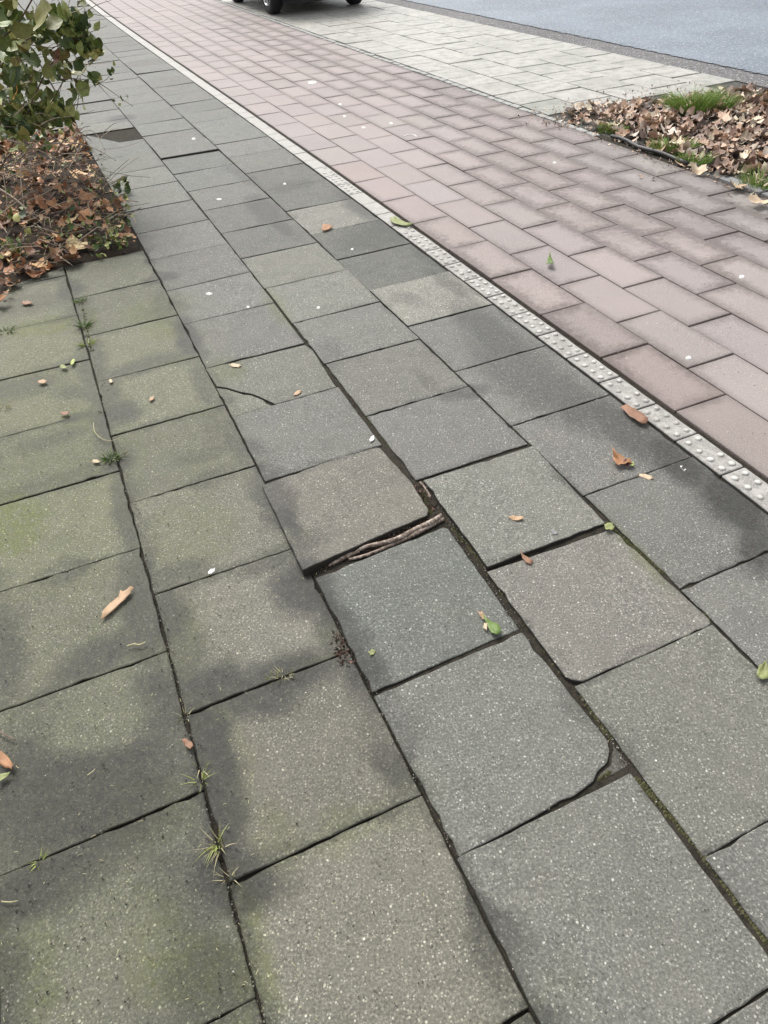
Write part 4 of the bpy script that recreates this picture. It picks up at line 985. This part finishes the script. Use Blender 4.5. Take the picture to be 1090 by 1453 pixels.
for u, v, a, L, c, lab in ((334, 518, 4, 18, 'pale_tan', 'pale sliver lying just above the curved crack'), (422, 557, -35, 14, 'tan_leaf', 'tan sliver on the cracked slab near its joint'), (528, 622, -55, 10, 'white', 'whitish sliver at the wide mossy joint above the brownish slab'),
        (215, 565, -55, 10, 'tan_leaf', 'small tan sliver in the middle of a mossy slab'), (136, 654, 0, 12, 'pale_tan', 'yellow cigarette-end sized sliver left of the green weed'), (103, 513, -70, 10, 'lime', 'upright yellow sliver at the chipped corner of a mossy slab'),
        (60, 541, -10, 14, 'tan_leaf', 'small pinkish tan sliver on the dark mossy slab at the left'), (38, 429, -8, 18, 'rusty_leaf', 'rolled pinkish leaf on the slab in front of the leaf litter'), (300, 810, -40, 13, 'white', 'white oval seed husk on a joint at the left'),
        (90, 520, 0, 12, 'olive', 'thin olive shred below the chipped slab corner'), (157, 540, 20, 6, 'pale_tan', 'tiny tan crumb on the joint below the chipped slab'), (92, 586, -10, 14, 'rusty_leaf', 'thin brown shred on a mossy joint at the far left')):
    du, dv = math.cos(R(a))*L/2, math.sin(R(a))*L/2; nx, ny = -dv/L*5, du/L*5
    flatleaf('leaf_scrap', [(u-du, v-dv), (u-du*.3+nx, v-dv*.3+ny), (u+du*.6+nx, v+dv*.6+ny), (u+du, v+dv), (u+du*.3-nx, v+dv*.3-ny), (u-du*.6-nx, v-dv*.6-ny)], c, lab, 'leaf scrap', .006, curl=.005)
for u, v, w_, h_, lab in ((297, 417, 5, 2.3, 'oval white spot on a slab in the third column, near the mossy slabs'), (352, 436, 3, 2, 'white spot near the joint right of the oval one'), (452, 437, 3.2, 2.2, 'white spot below the middle of the second column'), (404, 261, 2.5, 1.6, 'white spot on a dark slab near the kerb strip in the distance'),
        (500, 354, 2.4, 1.8, 'white spot on the dark slab below the palest one'), (275, 197, 3, 1.8, 'white spot on the distant slab behind the step'), (443, 117, 7, 2.4, 'long white oval spot on the distant red pavers'), (483, 148, 3, 1.6, 'farthest round white spot on the red pavers'), (489, 165, 2.6, 1.4, 'round white spot just nearer than the farthest one'),
        (516, 181, 3.4, 1.5, 'round white spot left of the white arc'), (555, 175, 3, 1.8, 'round white spot directly above the white arc'), (1053, 393, 5, 2.8, 'round white spot on a red paver near the right edge'), (977, 508, 4.4, 3, 'round white spot on a red paver above the kerb strip'), (787, 231, 3, 1.6, 'white crumb beside the corner of the leaf bed'), (311, 283, 5, 1.4, 'flat white dash on a slab in the distance')):
    P = [Vector(G(u+math.cos(a*.785)*w_*rnd.uniform(.8, 1.1), v+math.sin(a*.785)*h_*rnd.uniform(.8, 1.1))) for a in range(8)]; c = sum(P, Vector((0, 0)))/8
    vs = [(p.x, p.y, .0006) for p in P]+[(c.x+(p.x-c.x)*.8, c.y+(p.y-c.y)*.8, .0032) for p in P]+[(p.x, p.y, -.004) for p in P]
    fs = [(i, (i+1) % 8, 8+(i+1) % 8, 8+i) for i in range(8)]+[tuple(range(8, 16))[::-1]]+[(16+i, 16+(i+1) % 8, (i+1) % 8, i) for i in range(8)]
    me = mesh('gum_spot', vs, [f[::-1] for f in fs]); tag(link('gum_spot', me, M['gum']), lab, 'gum spot', 'white gum spots on the paving')
gtube([(573, 194, .003, .004), (577, 192, .003, .004), (583, 191, .003, .004), (589, 192, .003, .004), (591, 194, .003, .003)], 'paper_scrap', M['white'], 'white arc-shaped scrap lying on the red pavers', 'scrap')
# dead grass tufts and weeds in the joints
def strawtuft(u, v, n, L, label, m='straw', lean=(0, 0), r_=.012, w=.0012, cat='weed', spread=1.6):
    x, y = G(u, v, 0); o = tuft((x, y, -.003), n, L, r_, rg, lean, m, 3, w, 'weed', spread); tag(o, label, cat, None); return o
strawtuft(310, 1200, 26, .055, 'largest yellowed grass tuft in the joint at the lower left', 'straw')
strawtuft(306, 1196, 16, .05, 'green blades inside the largest yellowed tuft at the lower left', 'lime', r_=.01)
strawtuft(325, 1243, 12, .035, 'small dry tuft below the largest yellowed one, at the joint crossing')
strawtuft(285, 1106, 14, .04, 'thin yellowish tuft growing at the crossing of joints above the largest one', 'lime')
strawtuft(284, 1088, 8, .04, 'few dry blades just above the thin yellowish tuft')
strawtuft(262, 1015, 12, .03, 'faint dry wisps in the joint between two dark slabs')
strawtuft(403, 957, 34, .022, 'flat clump of dried grass lying on the dark damp patch', 'straw', r_=.016, spread=2.5)
strawtuft(388, 962, 16, .018, 'left half of the dried grass clump on the damp patch', 'olive', r_=.012)
strawtuft(55, 1220, 14, .02, 'tiny green sprig on the joint at the lower left edge', 'lime')
strawtuft(158, 650, 60, .04, 'bright green weed growing at the joint crossing among mossy slabs', 'weed', r_=.02, w=.0018)
strawtuft(172, 645, 8, .05, 'pale dead blades leaning right out of the bright green weed', 'straw', (.8, .2))
strawtuft(120, 462, 50, .05, 'middle green weed of the row growing in the mossy joint', 'weed', r_=.02, w=.002)
strawtuft(124, 488, 36, .04, 'nearest green weed of the row growing in the mossy joint', 'lime', r_=.02, w=.002)
strawtuft(114, 427, 40, .035, 'farthest green weed of the row growing in the mossy joint', 'weed', r_=.02, w=.002)
strawtuft(146, 584, 12, .015, 'tiny green sprout in the dark joint above the curved pale stem', 'weed')
strawtuft(4, 578, 24, .035, 'pale dry sprig at the left edge among mossy slabs', 'straw', r_=.02)
strawtuft(8, 470, 40, .03, 'low green weed in the joint at the left edge', 'weed', r_=.03, w=.002)
gtube([(133, 600, .012, .0013), (134, 611, .01, .0014), (141, 620, .008, .0013), (152, 625, .006, .0012), (164, 624, .006, .001), (172, 620, .005, .0006)], 'dry_stalk', M['straw'], 'curved pale stalk lying over the dark joint above the green weed', 'stalk')
gtube([(2, 1279, .004, .0012), (14, 1280, .005, .0014), (26, 1278, .003, .0006)], 'dry_stalk', M['straw'], 'pale grass blade at the left edge in the lower left', 'stalk')
gtube([(124, 1100, .003, .0012), (130, 1096, .004, .0015), (135, 1091, .003, .0008)], 'dry_stalk', M['straw'], 'short yellow-green stalk on the dark lower left slab', 'stalk')

# ------------------------------------------------------------------ parked car (only its underside and wheels reach into the picture)
k = NT('car_paint'); M['paint'] = k.done((.012, .013, .016), .28, None, .5); k.b.inputs['Coat Weight'].default_value = .6
k = NT('tyre_rubber'); M['tyre'] = k.done((.014, .014, .014), .8, k.bump(k.noise(120, 3), .002, .4))
k = NT('alloy'); M['alloy'] = k.done((.55, .56, .58), .3); k.b.inputs['Metallic'].default_value = .9
k = NT('car_glass'); M['glass'] = k.done((.02, .025, .03), .06, None, .8)
k = NT('trim_plastic'); M['plastic'] = k.done((.02, .02, .021), .65)
k = NT('lamp_red'); M['lamp'] = k.done((.35, .02, .02), .2)
k = NT('plate_white'); M['plate'] = k.done((.7, .7, .68), .4)
fx, fy, fh = F(12.72, 2.20)
car = empty('parked_car', (0, 0, 0)); tag(car, 'small black car parked on the pale bay, only its tyres and underside in view', 'car')
WB, TR, WR, OV = 1.85, 1.30, .29, .48
def carobj(name, mb, m, parent=car, smooth=False): return mb.build(name, M[m], parent, smooth)
# local frame: x across (0 = left wheel), y along away from us
Ls = [(-OV, .30, .62, .72, 1.0), (-OV+.06, .20, .80, .95, .96), (-.25, .20, .86, 1.20, .92), (.15, .20, .88, 1.44, .86), (.7, .20, .90, 1.50, .84), (1.25, .20, .90, 1.46, .84), (1.75, .20, .88, 1.10, .88), (2.1, .20, .80, .90, .94), (WB+OV-.06, .22, .66, .70, .92), (WB+OV, .32, .56, .58, .86)]
HW = TR/2+.13
mb = MB(); nsec = []
for (y, zb, zs, zt, wt) in Ls:
    sec = [(-HW*.90, zb), (-HW, zb+.10), (-HW*1.01, (zb+zs)/2), (-HW*.97, zs), (-HW*wt*.80, zt-.03), (-HW*wt*.66, zt), (HW*wt*.66, zt), (HW*wt*.80, zt-.03), (HW*.97, zs), (HW*1.01, (zb+zs)/2), (HW, zb+.10), (HW*.90, zb)]
    if y in (-OV, WB+OV): sec = [(a*.9, b) for a, b in sec]
    nsec.append([(TR/2+a, y, b) for a, b in sec])
K = 12
V = [p for s_ in nsec for p in s_]; FS = []
for i in range(len(nsec)-1):
    for j in range(K): FS.append((i*K+j, i*K+(j+1) % K, (i+1)*K+(j+1) % K, (i+1)*K+j))
FS.append(tuple(range(K))); FS.append(tuple((len(nsec)-1)*K+j for j in range(K))[::-1])
mb.add(V, [f[::-1] for f in FS]); body = carobj('body', mb, 'paint', smooth=True)
mb = MB(); mb.box((TR/2, -OV+.015, .42), (HW*1.75, .10, .22)); carobj('rear_bumper', mb, 'plastic')
mb = MB(); mb.box((TR/2, WB+OV-.02, .42), (HW*1.7, .10, .22)); carobj('front_bumper', mb, 'plastic')
mb = MB(); mb.box((TR/2, WB/2, .15), (HW*1.5, WB+OV*1.3, .05)); carobj('underbody', mb, 'plastic')
mb = MB(); mb.box((TR/2, -.36, 1.07), (HW*1.25, .03, .28)); carobj('rear_window', mb, 'glass')
for sx in (-1, 1):
    mb = MB(); mb.box((TR/2+sx*HW*.88, .75, 1.15), (.03, 1.25, .30)); carobj('side_window', mb, 'glass')
    mb = MB(); mb.box((TR/2+sx*HW*.78, -OV+.03, .74), (.20, .06, .16)); carobj('tail_light', mb, 'lamp')
mb = MB(); mb.box((TR/2, -OV-.04, .50), (.46, .012, .11)); carobj('number_plate', mb, 'plate')
def ringmesh(prof, n=28):
    V = []; Fs = []
    for (x, r_) in prof:
        for a in range(n): V.append((x, math.cos(a*2*math.pi/n)*r_, math.sin(a*2*math.pi/n)*r_))
    for i in range(len(prof)-1):
        for a in range(n): Fs.append((i*n+a, i*n+(a+1) % n, (i+1)*n+(a+1) % n, (i+1)*n+a))
    return V, Fs
tw = .185
tv, tf = ringmesh([(-tw/2+.02, .19), (-tw/2, .215), (-tw/2+.006, .27), (-tw/2+.03, WR), (tw/2-.03, WR), (tw/2-.006, .27), (tw/2, .215), (tw/2-.02, .19)])
rv, rf = ringmesh([(-tw/2+.012, .192), (-tw/2+.004, .185), (-tw/2+.03, .17), (tw/2-.03, .17), (tw/2-.012, .192)])
for wi, (wx, wy) in enumerate(((0, 0), (TR, 0), (0, WB), (TR, WB))):
    sgn = -1 if wx == 0 else 1
    mb = MB(); mb.add([(wx+x, wy+y, WR+z) for x, y, z in tv], tf); t_ = carobj('tyre', mb, 'tyre', smooth=True)
    mb = MB(); mb.add([(wx+x, wy+y, WR+z) for x, y, z in rv], rf)
    xo = wx+sgn*(tw/2-.03)
    for a in range(7):
        th = a*2*math.pi/7; d = Vector((0, math.cos(th), math.sin(th))); s_ = Vector((0, -math.sin(th), math.cos(th)))*.022; c = Vector((xo, wy, WR))
        o1 = Vector((sgn*.022, 0, 0)); pts = [c+d*.03-s_, c+d*.03+s_, c+d*.18+s_*.8, c+d*.18-s_*.8]
        mb.add([tuple(p) for p in pts]+[tuple(p+o1) for p in pts], [(0, 1, 2, 3), (7, 6, 5, 4), (0, 4, 5, 1), (1, 5, 6, 2), (2, 6, 7, 3), (3, 7, 4, 0)])
    mb.tube([(xo-.01, wy, WR), (xo+sgn*.03, wy, WR)], .045, 12)
    r_ = carobj('rim', mb, 'alloy')
    mb = MB(); mb.add([(xo-sgn*.04, wy+math.cos(a*.5236)*.17, WR+math.sin(a*.5236)*.17) for a in range(12)], [tuple(range(12))]); carobj('brake_disc', mb, 'plastic')
car.location = (fx, fy, .0); car.rotation_euler = (0, 0, fh)
